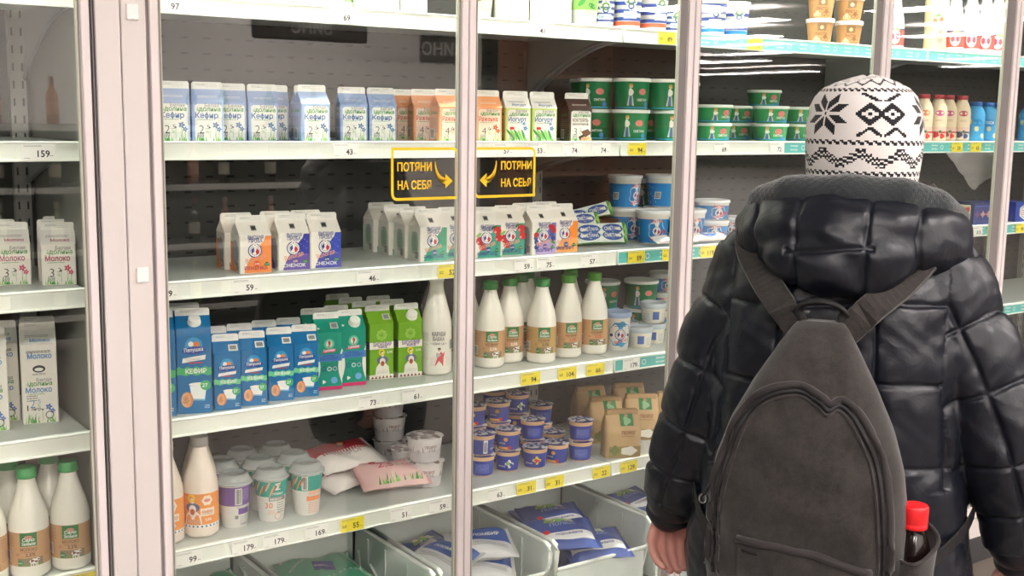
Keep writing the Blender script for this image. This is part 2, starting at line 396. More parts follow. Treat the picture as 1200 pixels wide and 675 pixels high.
# ---- bright blue kefir cartons
BB = mat('#0a6fa8', .42); MINT = mat('#6fcf97', .5); GRN2 = mat('#45b56f', .5); DB = mat('#1f3f94', .45)
def blue_carton(W, H, cap, band):
    def deco(D, W, H):
        w = W/2; k = W/.076
        D.disc(0, H*.80, .019*k, mat('#3b9bd2'), 1, 20); D.disc(-.006*k, H*.82, .006*k, WHITE, 3, 12); D.disc(.006*k, H*.815, .007*k, ORANGE, 3, 12)
        D.disc(0, H*.745, .026*k, DB, 4, 24, ry=.0085*k, rot=.06); D.text('Пепушка', 0, H*.733, .0115*k, WHITE, 6, bold=.04, rot=.06, fit=.041*k)
        D.fan((0, H*.635), [(-.026*k, H*.60), (.024*k, H*.635), (.026*k, H*.69), (-.024*k, H*.655)], WHITE, 4)
        for i in range(3): D.rect(-.021*k+.003*i, H*(.648-.016*i), .016*k-.004*i, H*(.655-.016*i)-.0008, INK, 6, 1)
        D.rect(-.012*k, H*.592, .018*k, H*.606, RED, 5)
        n = 16; pts = [(-w+.0005+(W-.001)*i/n, H*(.545+.012*math.sin(i*1.57))) for i in range(n+1)]; low = [(x, H*(.455+.01*math.sin(i*1.2))) for i, (x, y) in enumerate(pts)]
        for i in range(n): D.poly([low[i], low[i+1], pts[i+1], pts[i]], band, 3)
        D.text('КЕФИР', .004*k, H*.475, H*.075, WHITE, 5, bold=.03, fit=W*.6)
        D.poly([(-.006*k, .03*k), (.022*k, .028*k), (.028*k, H*.35), (-.012*k, H*.35)], mat('#7fb4d6'), 3); D.poly([(-.006*k, .034*k), (.021*k, .032*k), (.026*k, H*.325), (-.010*k, H*.325)], mat('#eef0ee'), 4); D.disc(.007*k, H*.345, .0195*k, WHITE, 5, 20, ry=.004*k)
        D.disc(-.016*k, .032*k, .0125*k, mat('#d98a5c'), 6, 20, ry=.018*k); D.disc(-.019*k, .032*k, .0105*k, mat('#e7a877'), 7, 20, ry=.0165*k)
        for i in range(14): D.disc(-.019*k+.006*k*math.cos(i*2.4)*(i/14)**.5, .032*k+.011*k*math.sin(i*2.4)*(i/14)**.5, .0013*k, BROWN, 8, 6)
        D.disc(.024*k, H*.33, .0115*k, GRN2, 6, 20); D.text('27', .0225*k, H*.33-.004*k, .012*k, WHITE, 7, bold=.02); D.lines(.021*k, .018*k, .011*k, 3, WHITE, .003)
    def rf(D, W, s):
        if not cap: D.rect(.005, s*.2, .026, s*.72, WHITE, 1); D.rect(.008, s*.3, .023, s*.62, GREY, 2)
    def sd(D, d, H): D.rect(-d/2, H*.455, d/2, H*.545, band, 1); D.lines(-d*.38, H*.8, d*.7, 7, mat('#8cc4e6'), .005, h=.0013); D.lines(-d*.38, H*.38, d*.7, 8, WHITE, .005, h=.0013, seed=2)
    return carton('kefir_carton', W, W*.95, H, .024, .017, BB, BB, WHITE, deco, sd, rf, (0.003, .0135) if cap else None)
P_blueL = blue_carton(.077, .196, True, GRN2)
P_blueS = blue_carton(.061, .132, False, MINT)
# ---- teal fitness cartons
TL = mat('#10927a', .42); PINK = mat('#d8336f', .45); BLB = mat('#4a7fc0', .45)
def teal_carton(cap):
    def deco(D, W, H):
        w = W/2; n = 8
        for s in (-1, 1):
            for i in range(n):
                y0, y1 = H*(.1+.62*i/n), H*(.1+.62*(i+1)/n); f = lambda y: w-.010*math.sin(PI*min(1, max(0, (y/H-.1)/.62)))
                q = [(s*f(y0), y0), (s*w*.995, y0), (s*w*.995, y1), (s*f(y1), y1)]; D.poly(q if s > 0 else q[::-1], OFFW, 1)
        D.rect(-w, .001, w, H*.065, PINK, 2); D.disc(0, H*.80, .013, mat('#6fc0a0'), 2, 18); D.disc(0, H*.80, .008, mat('#cfe6d0'), 3, 18)
        D.fan((0, H*.80), [(-.003, H*.74), (.001, H*.76), (.003, H*.79), (.004, H*.83), (-.001, H*.86), (-.003, H*.82), (-.001, H*.79)], RED, 4); D.rect(-.0006, H*.70, .0006, H*.76, RED, 4, 1)
        D.fan((0, H*.68), [(-.02, H*.65), (.014, H*.66), (.019, H*.715), (-.012, H*.705)], PINK, 4); D.text('Снежана', 0, H*.672, .009, WHITE, 6, bold=.02, rot=.08, fit=.028)
        D.rect(-w+.0005, H*.50, w-.0005, H*.62, BLB, 3); D.lines(-w*.5, H*.605, .03, 1, NAVY, h=.0018, l=5); D.text('БИО-КЕФИР', 0, H*.525, .0115, mat('#2b5aa0'), 5, bold=.03, fit=W*.7)
        D.lines(-.014, H*.45, .028, 2, mat('#0d6b58'), .005, 3, 6, .0016)
        for i, c in enumerate((NAVY, WHITE, mat('#c9b8d8'))): D.ring(-.014+.014*i, H*.37, .0038, .0055, c, 4)
        D.disc(.012, H*.17, .0085, mat('#6fa8d8'), 4, 12); D.blob(-.014, H*.15, .004, WHITE, 4, 3, .3)
    def rf(D, W, s):
        if not cap: D.rect(.006, s*.25, .026, s*.7, LGREY, 1); D.rect(.009, s*.32, .023, s*.62, GREY, 2)
        D.blob(-.025, s*.3, .003, WHITE, 2, 3, .3)
    def sd(D, d, H): D.rect(-d/2, .001, d/2, H*.065, PINK, 1); D.rect(-d/2, H*.5, d/2, H*.62, BLB, 1); D.lines(-d*.4, H*.44, d*.75, 9, mat('#8fd0bf'), .005, h=.0013); D.rect(-d/2, H*.1, -d/2+.006, H*.7, OFFW, 2)
    return carton('kefir_carton', .065, .066, .146, .029, .016, TL, TL, WHITE, deco, sd, rf, (.006, .0135) if cap else None)
P_teal = teal_carton(False); P_tealC = teal_carton(True)
# ---- grass green cartons
GG = mat('#78ad25', .42); GGL = mat('#9cc75a', .45); VIOL = mat('#6c3d8c', .5)
def apron(D, u, v, k):         # white figure of an apron and plait wreath, plain shapes
    D.fan((u, v+.010*k), [(u-.017*k, v-.002*k), (u+.017*k, v-.002*k), (u+.015*k, v+.016*k), (u+.006*k, v+.026*k), (u-.006*k, v+.026*k), (u-.015*k, v+.016*k)], OFFW, 4)
    D.disc(u, v+.032*k, .0135*k, mat('#6e6f92'), 5, 16, ry=.009*k); D.disc(u, v+.029*k, .007*k, OFFW, 6, 12, ry=.008*k); D.disc(u, v+.024*k, .0045*k, mat('#b5552c'), 7, 12, ry=.006*k)
    D.rect(u-.003*k, v+.04*k, u+.003*k, v+.05*k, OFFW, 6); D.ring(u-.002*k, v+.050*k, .004*k, .0075*k, YELLOW, 7)
    for i in range(9): D.rect(u-.013*k+.003*i*k, v+.001*k, u-.012*k+.003*i*k, v+.008*k, LGREY, 6, 1)
def green_carton(cap):
    def deco(D, W, H):
        w = W/2
        D.blob(0, H*.80, .014, GGL, 2, 8, .12); D.disc(0, H*.79, .008, GG, 3, 16); D.ring(0, H*.79, .005, .0065, GGL, 4); D.rect(-.013, H*.755, .013, H*.775, GGL, 4)
        D.rect(-w+.0005, H*.55, w-.0005, H*.675, OFFW, 2); D.text('БИОКЕФИР', .002, H*.60, .0145, VIOL, 4, bold=.05, fit=W*.74); D.text('живой', .002, H*.568, .008, PURPLE, 4, bold=.03)
        D.text('2,5%', .022, H*.47, .008, OFFW, 3, bold=.02); apron(D, .002, H*.10, 1.35*H/.172)
        D.rect(-w+.0005, .001, w-.0005, .013, OFFW, 2)
        for i in range(7): D.poly([(-w+.004+.010*i, .003), (-w+.012+.010*i, .003), (-w+.008+.010*i, .010)], mat('#7a3b33'), 4)
    def rf(D, W, s):
        if not cap: D.rect(.008, s*.3, .028, s*.75, LGREY, 1); D.rect(.011, s*.36, .025, s*.68, GREY, 2)
    def sd(D, d, H): D.rect(-d/2, .001, d/2, .013, OFFW, 1); D.rect(-d/2, H*.55, d/2, H*.675, PURPLE, 1); D.lines(-d*.4, H*.64, d*.7, 4, OFFW, .005, 2, 3, .0013); D.lines(-d*.4, H*.5, d*.75, 12, mat('#b9d68a'), .0055, h=.0013)
    return carton('kefir_carton', .067, .066, .146, .029, .016, GG, GG, WHITE, deco, sd, rf, (.008, .0135) if cap else None)
P_green = green_carton(False); P_greenC = green_carton(True)

# ---- bottles
KRAFT = mat('#c79a6a', .6); KRAFT2 = mat('#bf9a5e', .6)
BOT = [(.020, 0), (.036, .0015), (.0405, .006), (.041, .012), (.041, .118), (.0395, .132), (.035, .150), (.028, .172), (.0205, .196), (.0175, .208), (.0172, .222)]
def petal(a, z): return -.05*max(0, math.cos(a*6))**3 if z < .009 else 0
def cow(D, u, v, k=1):
    D.disc(u, v, .008*k, WHITE, 6, 14, ry=.0055*k); D.disc(u+.008*k, v+.003*k, .0038*k, WHITE, 7, 10); D.blob(u-.003*k, v+.001*k, .003*k, mat('#7a3b2c'), 8, 3, .3); D.blob(u+.004*k, v-.001*k, .0025*k, mat('#7a3b2c'), 8, 2, .3); D.disc(u+.009*k, v+.003*k, .002*k, mat('#7a3b2c'), 8, 8)
    for x in (-.006, -.002, .003, .006): D.rect(u+x*k, v-.010*k, u+(x+.0016)*k, v-.003*k, WHITE, 6, 1)
def village_bottle(name, word, pct, pcol, capm, paper, milk=MILK, capped=True):
    t = thing(name); b = MB(); b.lathe(BOT, milk, 32, (True, True), petal)
    for z in (.04, .09): pass
    b.build('bottle_body', t)
    l = MB(); lp = [(.0414, .030), (.0414, .104)]; rf = interp(lp)
    Dl = Deco(l, wrapM(rf), .005); R = .0414
    Dl.rect(-PI*R, .030, PI*R, .104, paper, 1)
    Dl.rect(-.016, .074, .018, .1035, DGREEN, 2); Dl.disc(.001, .094, .008, mat('#c98a74'), 3, 14, ry=.004); Dl.text('Село', .001, .085, .010, WHITE, 4, bold=.02); Dl.text('Зелёное', .001, .0765, .0095, WHITE, 4, bold=.02, fit=.027)
    Dl.text(word, .001, .064, .0095, BROWN, 3, bold=.03, fit=.034); Dl.lines(-.014, .0615, .03, 1, BROWN, h=.0009); Dl.text(pct, .004, .052, .0105, pcol, 3, bold=.03)
    Dl.lines(-.026, .058, .008, 2, BROWN, .003); Dl.rect(-.022, .0305, .030, .048, mat('#8a7b5e', .6), 2); Dl.rect(-.022, .0305, .030, .036, mat('#7d8a52', .6), 3); cow(Dl, .010, .041, 1.05); Dl.blob(-.016, .038, .006, DGREEN, 5, 3, .15); Dl.text('БИО', -.016, .0365, .004, WHITE, 7)
    Dl.bars(-.062, .04, .018, .02, INK, WHITE); Dl.lines(.036, .095, .03, 10, BROWN, .005); Dl.lines(-.06, .095, .03, 5, BROWN, .005)
    l.build('paper_label', t)
    if capped:
        c = MB(); c.lathe([(.0205, .214), (.0212, .216), (.0212, .221), (.0205, .222), (.0205, .234), (.019, .2365)], capm, 36, (True, True), lambda a, z: .018*(math.cos(a*18) > 0) if .2215 < z < .2345 else 0); c.build('screw_cap', t)
    return t
GCAP = mat('#1f8a3a', .4); GCAP2 = mat('#4f9e2f', .4)
P_kefB = village_bottle('kefir_bottle', 'КЕФИР', '2,5%', WHITE, GCAP, KRAFT)
P_kefB2 = village_bottle('kefir_bottle', 'КЕФИР', '2,5%', INK, GCAP, KRAFT2)
P_kefB3 = village_bottle('kefir_bottle', 'КЕФИР', '3,2%', RED, GCAP2, KRAFT)
P_milkB = village_bottle('milk_bottle', 'МОЛОКО', '2,5%', BROWN, mat('#3f9a58', .4), KRAFT)
def clear_bottle():
    t = thing('kefir_bottle'); b = MB()
    prof = [(.02, 0), (.036, .0015), (.0405, .006), (.041, .012), (.041, .125), (.0395, .142), (.034, .168), (.026, .198), (.020, .222), (.0178, .236), (.0178, .246), (.0195, .248), (.0195, .252), (.0178, .254)]
    b.lathe(prof, MILK, 32, (True, True), petal)
    D = Deco(b, wrapM(interp(prof)), .005)
    D.text('КАРАБИ', 0, .107, .016, INK, 2, bold=.02, fit=.036); D.text('БАБКА', 0, .095, .013, INK, 2, bold=.02, fit=.031); D.text('+ КЕФИР 2,5% +', 0, .084, .008, mat('#4a4a40'), 2, bold=.01, fit=.044)
    D.fan((.004, .045), [(-.010, .028), (.012, .028), (.013, .05), (.017, .066), (.011, .060), (.006, .066), (-.002, .058)], mat('#d23b45'), 2); D.blob(-.002, .057, .006, mat('#b9b5b2'), 3, 3, .2); D.disc(.001, .071, .0045, mat('#d8a99a'), 3, 10); D.disc(.001, .074, .0046, INK, 4, 10, ry=.0025)
    D.lines(-.05, .115, .022, 7, GREY, .0034); D.lines(-.05, .085, .022, 9, GREY, .005, seed=9); D.lines(-.022, .05, .014, 5, mat('#dd9999'), .005); D.lines(.02, .05, .014, 5, mat('#dd9999'), .005); D.bars(.034, .07, .02, .025, INK)
    b.build('bottle_body', t)
    c = MB(); c.lathe([(.0196, .2505), (.0198, .252), (.0198, .266), (.0185, .268)], WHITE, 30, (True, True)); c.build('screw_cap', t); return t
P_clearB = clear_bottle()
def orange_bottle():
    t = village_bottle('fermented_milk_bottle', 'РЯЖЕНКА', '2,5%', WHITE, mat('#b9b2ae', .5), ORANGE, mat('#eee0d2', .3, coat=.3))
    for c in list(t.children):
        if c.name.startswith('paper_label'): bpy.data.objects.remove(c)
        elif c.name.startswith('bottle_body'):
            pass
    l = MB(); rf = interp([(.0414, .026), (.0414, .108)]); D = Deco(l, wrapM(rf), .005); R = .0414; OB = mat('#f0994a', .5)
    D.rect(-PI*R, .034, PI*R, .108, OB, 1)
    D.rect(-PI*R, .026, PI*R, .034, WHITE, 1)
    for i in range(26): D.poly([(-.128+.01*i, .028), (-.122+.01*i, .028), (-.125+.01*i, .0335)], NAVY, 2)
    D.blob(.018, .092, .012, mat('#f6dfc8'), 3, 6, .1); D.disc(.018, .092, .008, mat('#d98a8a'), 4, 14, ry=.004); D.rect(.002, .055, .036, .073, mat('#f8e6cf'), 3); D.text('РЯЖЕНКА', .019, .061, .010, mat('#c8602a'), 5, bold=.03, fit=.028); D.lines(.006, .0595, .026, 1, BROWN, l=5)
    D.text('2,5%', .02, .043, .008, WHITE, 3, bold=.02); apron(D, -.016, .036, 1.25); D.lines(-.06, .1, .03, 10, WHITE, .005)
    l.build('paper_label', t); return t
P_ryazB = orange_bottle()
# ---- tubs and cups
def tub(name, rb, rt, h, body, deco, lid, lidm, lidh=.006, n=28):
    t = thing(name); b = MB(); prof = [(rb*.9, 0), (rb, .002), (rt, h-.004), (rt*1.03, h-.002), (rt*1.03, h)]
    b.lathe(prof, body, n)
    if deco: deco(Deco(b, wrapM(interp(prof)), .006), rt, h)
    b.build('tub_body', t)
    c = MB(); R = rt*1.06
    if lid == 'flat': c.lathe([(R, h-.003), (R*1.01, h+lidh*.5), (R*.985, h+lidh), (R*.93, h+lidh), (R*.91, h+lidh*.55)], lidm, n, (False, True))
    elif lid == 'foil': c.lathe([(R*1.0, h), (R*1.03, h+.0008), (R*1.0, h+.0016), (R*.6, h+.0014)], lidm, n, (False, True), lambda a, z: .012*math.cos(a*17))
    elif lid == 'clear': c.lathe([(R, h-.006), (R*1.02, h), (R*1.02, h+lidh), (R*.95, h+lidh+.001), (R*.92, h+lidh*.5)], lidm, n, (False, True))
    elif lid == 'dome': c.lathe([(R*.98, h-.003), (R*1.08, h-.002), (R*1.08, h+.002), (R*.97, h+.003), (R*.92, h+.010), (R*.80, h+.019), (R*.66, h+.022), (R*.60, h+.019), (R*.3, h+.018)], lidm, n, (False, True))
    c.build('lid', t); return t
EM = mat('#0f7d4b', .4); EMD = mat('#0b6a3e', .4)
def green_deco(a=0):
    def f(D, R, h):
        D.blob(a-.014, h*.60, .007, OFFW, 2, 3, .12, ry=h*.13); D.disc(a-.014, h*.80, .0055, mat('#d9b48a'), 3, 12); D.disc(a-.014, h*.85, .0055, mat('#c99a4a'), 4, 12, ry=.0035); D.poly([(a-.024, h*.14), (a-.004, h*.14), (a-.009, h*.5), (a-.019, h*.5)], mat('#c9cdb8'), 3); D.poly([(a-.019, h*.16), (a-.009, h*.16), (a-.011, h*.48), (a-.017, h*.48)], mat('#4a6a9a'), 4)
        D.disc(a+.022, h*.62, .0125, mat('#d77a72'), 2, 16, ry=.009); D.text('СМЕТАНА', a+.022, h*.30, .009, WHITE, 3, bold=.04, fit=.034); D.disc(a+.036, h*.18, .007, mat('#3f8fd0'), 3, 14); D.rect(-PI*R*.95, .004, PI*R*.95, .0075, mat('#3fa0c8'), 1)
        D.lines(-PI*R*.6, h*.7, .03, 7, mat('#7fc29b'), .005)
    return f
P_greenTub = tub('sour_cream_tub', .046, .052, .082, EM, green_deco(0), 'flat', mat('#eceee8', .35), .007)
P_greenTubS = tub('sour_cream_tub', .049, .054, .048, mat('#2f9a57', .4), green_deco(0), 'flat', mat('#dfe8dc', .35), .006)
BLC = mat('#1a84c8', .4)
def bear_deco(D, R, h):
    D.rect(-PI*R*.97, .003, PI*R*.97, h*.8, BLC, 1, nv=3); D.blob(.006, h*.45, .024, WHITE, 2, 7, .1, ry=h*.36); D.text('СМЕТАНА', .006, h*.70, .010, RED, 5, bold=.03, fit=.040); emblem(D, .006, h*.42, .015); brush(D, .008, h*.17, .04, mat('#d9738a')); D.disc(.032, h*.4, .006, RED, 4, 12); D.bars(-.07, h*.3, .016, .018, INK, WHITE)
P_bearTub = tub('sour_cream_tub', .040, .050, .092, WHITE, bear_deco, 'flat', mat('#f3f5f5', .3), .007)
P_bearTubS = tub('sour_cream_tub', .046, .052, .056, WHITE, bear_deco, 'flat', mat('#f3f5f5', .3), .006)
def cloud_deco(D, R, h):
    D.blob(0, h*.48, .036, mat('#3fa4d6'), 2, 9, .07, ry=h*.36); emblem(D, 0, h*.47, .016); D.lines(-.018, h*.78, .036, 2, NAVY, .006, 4, 2, .002); D.disc(-.027, h*.45, .005, NAVY, 4, 10); D.disc(.027, h*.45, .005, NAVY, 4, 10); brush(D, .004, h*.25, .04, mat('#e0566a'))
P_cloud = tub('yogurt_cup', .032, .038, .104, WHITE, cloud_deco, 'clear', mat('#9fb4d8', .3), .010)
def plain_deco(c):
    def f(D, R, h): D.rect(-.010, h*.25, .010, h*.72, c, 2); D.lines(-.04, h*.6, .02, 5, mat(c, .5) if isinstance(c, str) else c, .005); D.lines(.018, h*.6, .02, 5, c, .005)
    return f
P_paleCup = tub('cream_cup', .034, .038, .052, mat('#ece8d6', .4), plain_deco(mat('#3f62a8')), 'clear', mat('#b9c4cc', .3), .010)
BV = mat('#2c3f9e', .42); PEACH = mat('#eec39a', .5)
def curd_deco(v):
    def f(D, R, h):
        D.rect(-PI*R*.98, .004, PI*R*.98, h*.80, BV, 1, nv=3)
        if v == 0: D.rect(-.006, h*.12, .006, h*.78, WHITE, 2); D.bars(-.0045, h*.2, .009, h*.5, INK, None, 3); D.text('НЕЖНО', .026, h*.3, .006, WHITE, 3)
        elif v == 1: D.rect(-.02, h*.2, .02, h*.66, mat('#4d60b8'), 2); D.lines(-.018, h*.62, .036, 6, mat('#8d9ad4'), .0032)
        elif v == 2: D.blob(.008, h*.42, .010, WHITE, 3, 4, .3); D.blob(.005, h*.45, .005, LGREEN, 4, 3, .3); D.blob(.012, h*.38, .004, NAVY, 5, 3, .3); D.text('НЕЖНО', -.014, h*.25, .006, WHITE, 3, bold=.03)
        elif v == 3: D.blob(.012, h*.45, .010, YELLOW, 3, 4, .3); D.blob(.012, h*.42, .006, RED, 4, 3, .3); D.text('НЕЖНО', -.012, h*.25, .006, WHITE, 3, bold=.03)
        elif v == 4: D.disc(.002, h*.6, .006, mat('#f0b25a'), 3, 12); D.rect(-.022, h*.1, .012, h*.22, mat('#f0b25a'), 3); D.text('АКТИВ', -.010, h*.36, .006, WHITE, 3); D.disc(.012, h*.2, .005, RED, 4, 10)
    return f
FOILB = node_mat('printed_foil', lambda nt, b, out: (
    lambda tc, vo, cr: (nt.links.new(tc.outputs['Object'], vo.inputs['Vector']), nt.links.new(vo.outputs['Color'], cr.inputs['Fac']),
        [cr.color_ramp.elements.new(.52), None][1], setattr(cr.color_ramp.elements[0], 'position', .42), setattr(cr.color_ramp.elements[2], 'position', .64), setattr(cr.color_ramp.elements[0], 'color', lin('#1a2c74')), setattr(cr.color_ramp.elements[1], 'color', lin('#31479a')), setattr(cr.color_ramp.elements[2], 'color', lin('#e8e6e4')),
        setattr(b.inputs['Roughness'], 'default_value', .35), nt.links.new(cr.outputs['Color'], b.inputs['Base Color'])))(N(nt, 'ShaderNodeTexCoord'), N(nt, 'ShaderNodeTexVoronoi', i_2=110.0), N(nt, 'ShaderNodeValToRGB')))
FOILG = node_mat('grey_foil', lambda nt, b, out: (
    lambda tc, vo, cr: (nt.links.new(tc.outputs['Object'], vo.inputs['Vector']), nt.links.new(vo.outputs['Color'], cr.inputs['Fac']),
        setattr(cr.color_ramp.elements[0], 'position', .4), setattr(cr.color_ramp.elements[1], 'position', .62), setattr(cr.color_ramp.elements[0], 'color', lin('#7d6a6a')), setattr(cr.color_ramp.elements[1], 'color', lin('#e6e2e0')), setattr(b.inputs['Roughness'], 'default_value', .35),
        nt.links.new(cr.outputs['Color'], b.inputs['Base Color'])))(N(nt, 'ShaderNodeTexCoord'), N(nt, 'ShaderNodeTexVoronoi', i_2=55.0), N(nt, 'ShaderNodeValToRGB')))
P_curd = [tub('curd_cup', .029, .035, .058, PEACH, curd_deco(v), 'foil', FOILB) for v in range(5)]
def snow_deco(D, R, h):
    D.rect(-PI*R*.97, .003, PI*R*.97, h*.5, mat('#cfc9cc', .4), 1); D.grass(-PI*R*.9, PI*R*.9, h*.46, h*.3, [mat('#a9a4ae'), LGREY], 40, 2); D.text('ТВОРОГ', 0, h*.62, .010, mat('#8d3b3b'), 3, fit=.036)
P_snowCup = tub('curd_tub', .040, .047, .066, mat('#efe9e8', .4), snow_deco, 'foil', FOILG)
TEALP = mat('#1f9c8c', .45)
def shake_deco(v):
    def f(D, R, h):
        if v == 0:
            D.rect(-PI*R*.97, h*.52, PI*R*.97, h*.95, PURPLE, 1, nv=3); D.bars(.004-.006, h*.56, .013, h*.34, INK, WHITE); D.lines(.012, h*.88, .024, 6, mat('#c9b9d8'), .005); D.rect(.004, h*.32, .036, h*.46, PURPLE, 2); D.rect(0, h*.46, .034, h*.52, LGREY, 2); D.rect(-.004, h*.22, .004, h*.30, GREY, 2); D.lines(.008, h*.26, .026, 5, GREY, .0042); D.text('ЭПИКА', .02, h*.06, .006, PURPLE, 2, bold=.03)
        else:
            D.rect(-PI*R*.97, h*.60, PI*R*.97, h*.95, TEALP, 1, nv=3)
            for i in range(9):
                u = -.05+.009*i if v == 1 else -.06+.006*i; D.disc(u, h*(.74+.06*(i % 3)), .016, [mat('#e59a6a'), mat('#8d6f58'), mat('#d9b28e')][i % 3], 2+i % 2, 16, ry=.0022, rot=1.15)
        if v == 1:
            D.text('Σ', .018, h*.76, .022, WHITE, 6, bold=.04); D.text('ЭПИКА', .018, h*.64, .008, WHITE, 6, bold=.02); D.rect(-.004, h*.50, .040, h*.60, GREY, 2); D.text('МОККО', .014, h*.52, .008, WHITE, 4, bold=.03); D.text('30', -.004, h*.34, .020, mat('#e08a50'), 3, bold=.01); D.lines(.016, h*.46, .018, 5, GREY, .006, h=.002); D.lines(-.006, h*.28, .016, 3, ORANGE, .004); D.ring(.018, h*.14, .008, .0092, ORANGE, 3)
        if v == 2:
            D.bars(-.014, h*.64, .011, h*.28, INK, WHITE); D.rect(0, h*.50, .036, h*.60, mat('#f2c3a2'), 2); D.rect(-.004, h*.36, .036, h*.47, mat('#ec8f56'), 2); D.lines(.0, h*.32, .032, 6, ORANGE, .005, h=.0014)
        D.rect(-PI*R*.97, .001, PI*R*.97, .0022, WHITE, 1)
    return f
P_shake = [tub('drink_cup', .030, .040, .110, mat('#f1eee9', .4), shake_deco(v), 'dome', mat('#b9c2c2', .15, alpha=.5, coat=.4)) for v in range(3)]
# ---- top shelf goods
SW = mat('#f4f3ea', .35, coat=.2)
P_smallW = lathe_thing('kefir_bottle', [('bottle_body', [(.022, 0), (.032, .003), (.034, .010), (.033, .05), (.034, .075), (.032, .10), (.024, .125), (.017, .14), (.016, .15)], SW, None), ('screw_cap', [(.018, .148), (.018, .162), (.016, .164)], mat('#cfe0c2', .4), None)])
P_smallG = lathe_thing('kefir_bottle', [('bottle_body', [(.022, 0), (.032, .003), (.034, .010), (.033, .05), (.034, .075), (.032, .10), (.024, .125), (.017, .14), (.016, .15)], SW, lambda D, b: (D.rect(-.09, .02, .09, .075, mat('#a9cf8c', .5), 1), D.grass(-.08, .08, .02, .05, [LGREEN, GREEN], 20, 2))), ('screw_cap', [(.018, .148), (.018, .162), (.016, .164)], GCAP2, None)])
def leaf_deco(D, R, h): D.rect(-PI*R*.97, h*.28, PI*R*.97, h*.9, mat('#d8d2b0', .5), 1, nv=2); D.disc(.0, h*.62, .020, mat('#7f7a52'), 2, 18); D.disc(.0, h*.62, .016, mat('#ece2cc'), 3, 18); D.disc(.012, h*.78, .012, LGREEN, 4, 12, ry=.005, rot=.5)
P_leafCup = tub('yogurt_cup', .036, .044, .10, mat('#ece6d2', .4), leaf_deco, 'flat', WHITE)
def bio_deco(D, R, h): D.rect(-PI*R*.97, h*.42, PI*R*.97, h*.95, mat('#8fb862', .45), 1, nv=2); D.text('БИО', .008, h*.68, .017, mat('#b03a3a'), 3, bold=.05); D.disc(-.012, h*.6, .012, GREEN, 2, 12, ry=.006, rot=.7); D.disc(.018, h*.52, .012, DGREEN, 2, 12, ry=.006, rot=-.5)
P_bioCup = tub('yogurt_cup', .034, .042, .10, SW, bio_deco, 'flat', WHITE)
def stripe_deco(low, small):
    def f(D, R, h):
        for i in range(4): D.rect(-PI*R*.98, h*(.22+.20*i), PI*R*.98, h*(.31+.20*i), NAVY, 1)
        if low: D.rect(-PI*R*.98, h*.10, PI*R*.98, h*.20, low, 1)
        D.blob(.004, h*.70, .016, WHITE, 3, 6, .12); D.ring(.004, h*.72, .006, .011, mat('#5a7f2a'), 4); D.ring(.004, h*.60, .005, .009, NAVY, 4)
        D.rect(-.016, h*.28, .022, h*.46, WHITE, 3); D.text('СМЕТАНА', .003, h*.33, .009, RED if low == RED else BLUE, 5, bold=.03, fit=.033)
    return f
P_strS = tub('sour_cream_cup', .030, .034, .080, WHITE, stripe_deco(None, True), 'flat', mat('#e8ecf4', .3))
P_strO = tub('sour_cream_cup', .036, .042, .105, WHITE, stripe_deco(mat('#e4583a'), False), 'flat', mat('#e8ecf4', .3))
P_strB = tub('sour_cream_cup', .036, .042, .100, WHITE, stripe_deco(mat('#2277c8'), False), 'flat', mat('#e8ecf4', .3))
def pasta_deco(D, R, h): D.rect(-PI*R*.97, h*.06, PI*R*.97, h*.9, mat('#bd8a58', .5), 1, nv=2); D.rect(-.014, h*.55, .014, h*.86, mat('#8c6a48'), 2); D.disc(0, h*.7, .006, mat('#e6c8a0'), 3, 10); D.text('ПАСТА', 0, h*.36, .011, BROWN, 3, bold=.02); D.blob(.012, h*.18, .012, mat('#8a5a3a'), 2, 4, .2); D.blob(-.016, h*.15, .010, mat('#e9cfa8'), 2, 4, .2)
P_pasta = tub('curd_paste_cup', .034, .042, .070, mat('#c4935f', .45), pasta_deco, 'clear', mat('#e9e2d8', .3), .006)
# ---- drinking yogurts on the right
YP = [(.02, 0), (.030, .002), (.032, .008), (.031, .05), (.032, .075), (.032, .10), (.030, .115), (.022, .135), (.018, .142), (.018, .150)]
def yog_deco(lc, fr):
    def f(D, b): D.rect(-.097, .004, .097, .034, mat(fr, .45), 1); D.rect(-.097, .034, .097, .05, mat('#e8c4b4', .45), 1); D.disc(0, .098, .016, mat(lc, .45), 2, 18, ry=.010); D.lines(-.012, .075, .024, 2, BROWN, .004); D.blob(-.01, .022, .010, mat(fr, .4), 3, 3, .15); D.blob(.012, .018, .009, RED if fr != '#2e2c4e' else NAVY, 3, 3, .15); D.disc(.004, .034, .005, DGREEN, 4, 8)
    return f
def yog_bottle(lc, fr): return lathe_thing('yogurt_bottle', [('bottle_body', YP, mat('#ecd9bb', .4), yog_deco(lc, fr)), ('screw_cap', [(.0195, .147), (.0195, .160), (.018, .162)], mat('#b8434a', .4), None)])
P_yb = [yog_bottle('#e08050', '#c02a38'), yog_bottle('#c8488a', '#c02a38'), yog_bottle('#c03a5a', '#2e2c4e')]
def big_yog(D, b): D.text('ЙОГУРТ', 0, .145, .013, BROWN, 2, fit=.04); D.disc(-.01, .10, .008, mat('#9a6a4a'), 2, 12, ry=.012); D.disc(.012, .106, .008, mat('#9a6a4a'), 2, 12, ry=.012); D.disc(0, .122, .010, GREEN, 3, 12, ry=.003, rot=.4); D.rect(-.11, .002, .11, .05, mat('#c0483a', .45), 1); D.blob(.01, .05, .02, mat('#cc8a80'), 2, 4, .2)
P_bigYog = lathe_thing('yogurt_bottle', [('bottle_body', [(.03, 0), (.036, .003), (.038, .01), (.037, .06), (.039, .13), (.040, .17), (.034, .195), (.022, .205), (.022, .21)], mat('#ecd9a8', .4), big_yog), ('screw_cap', [(.0235, .205), (.0235, .222), (.021, .224)], mat('#c04a4a', .4), None)])
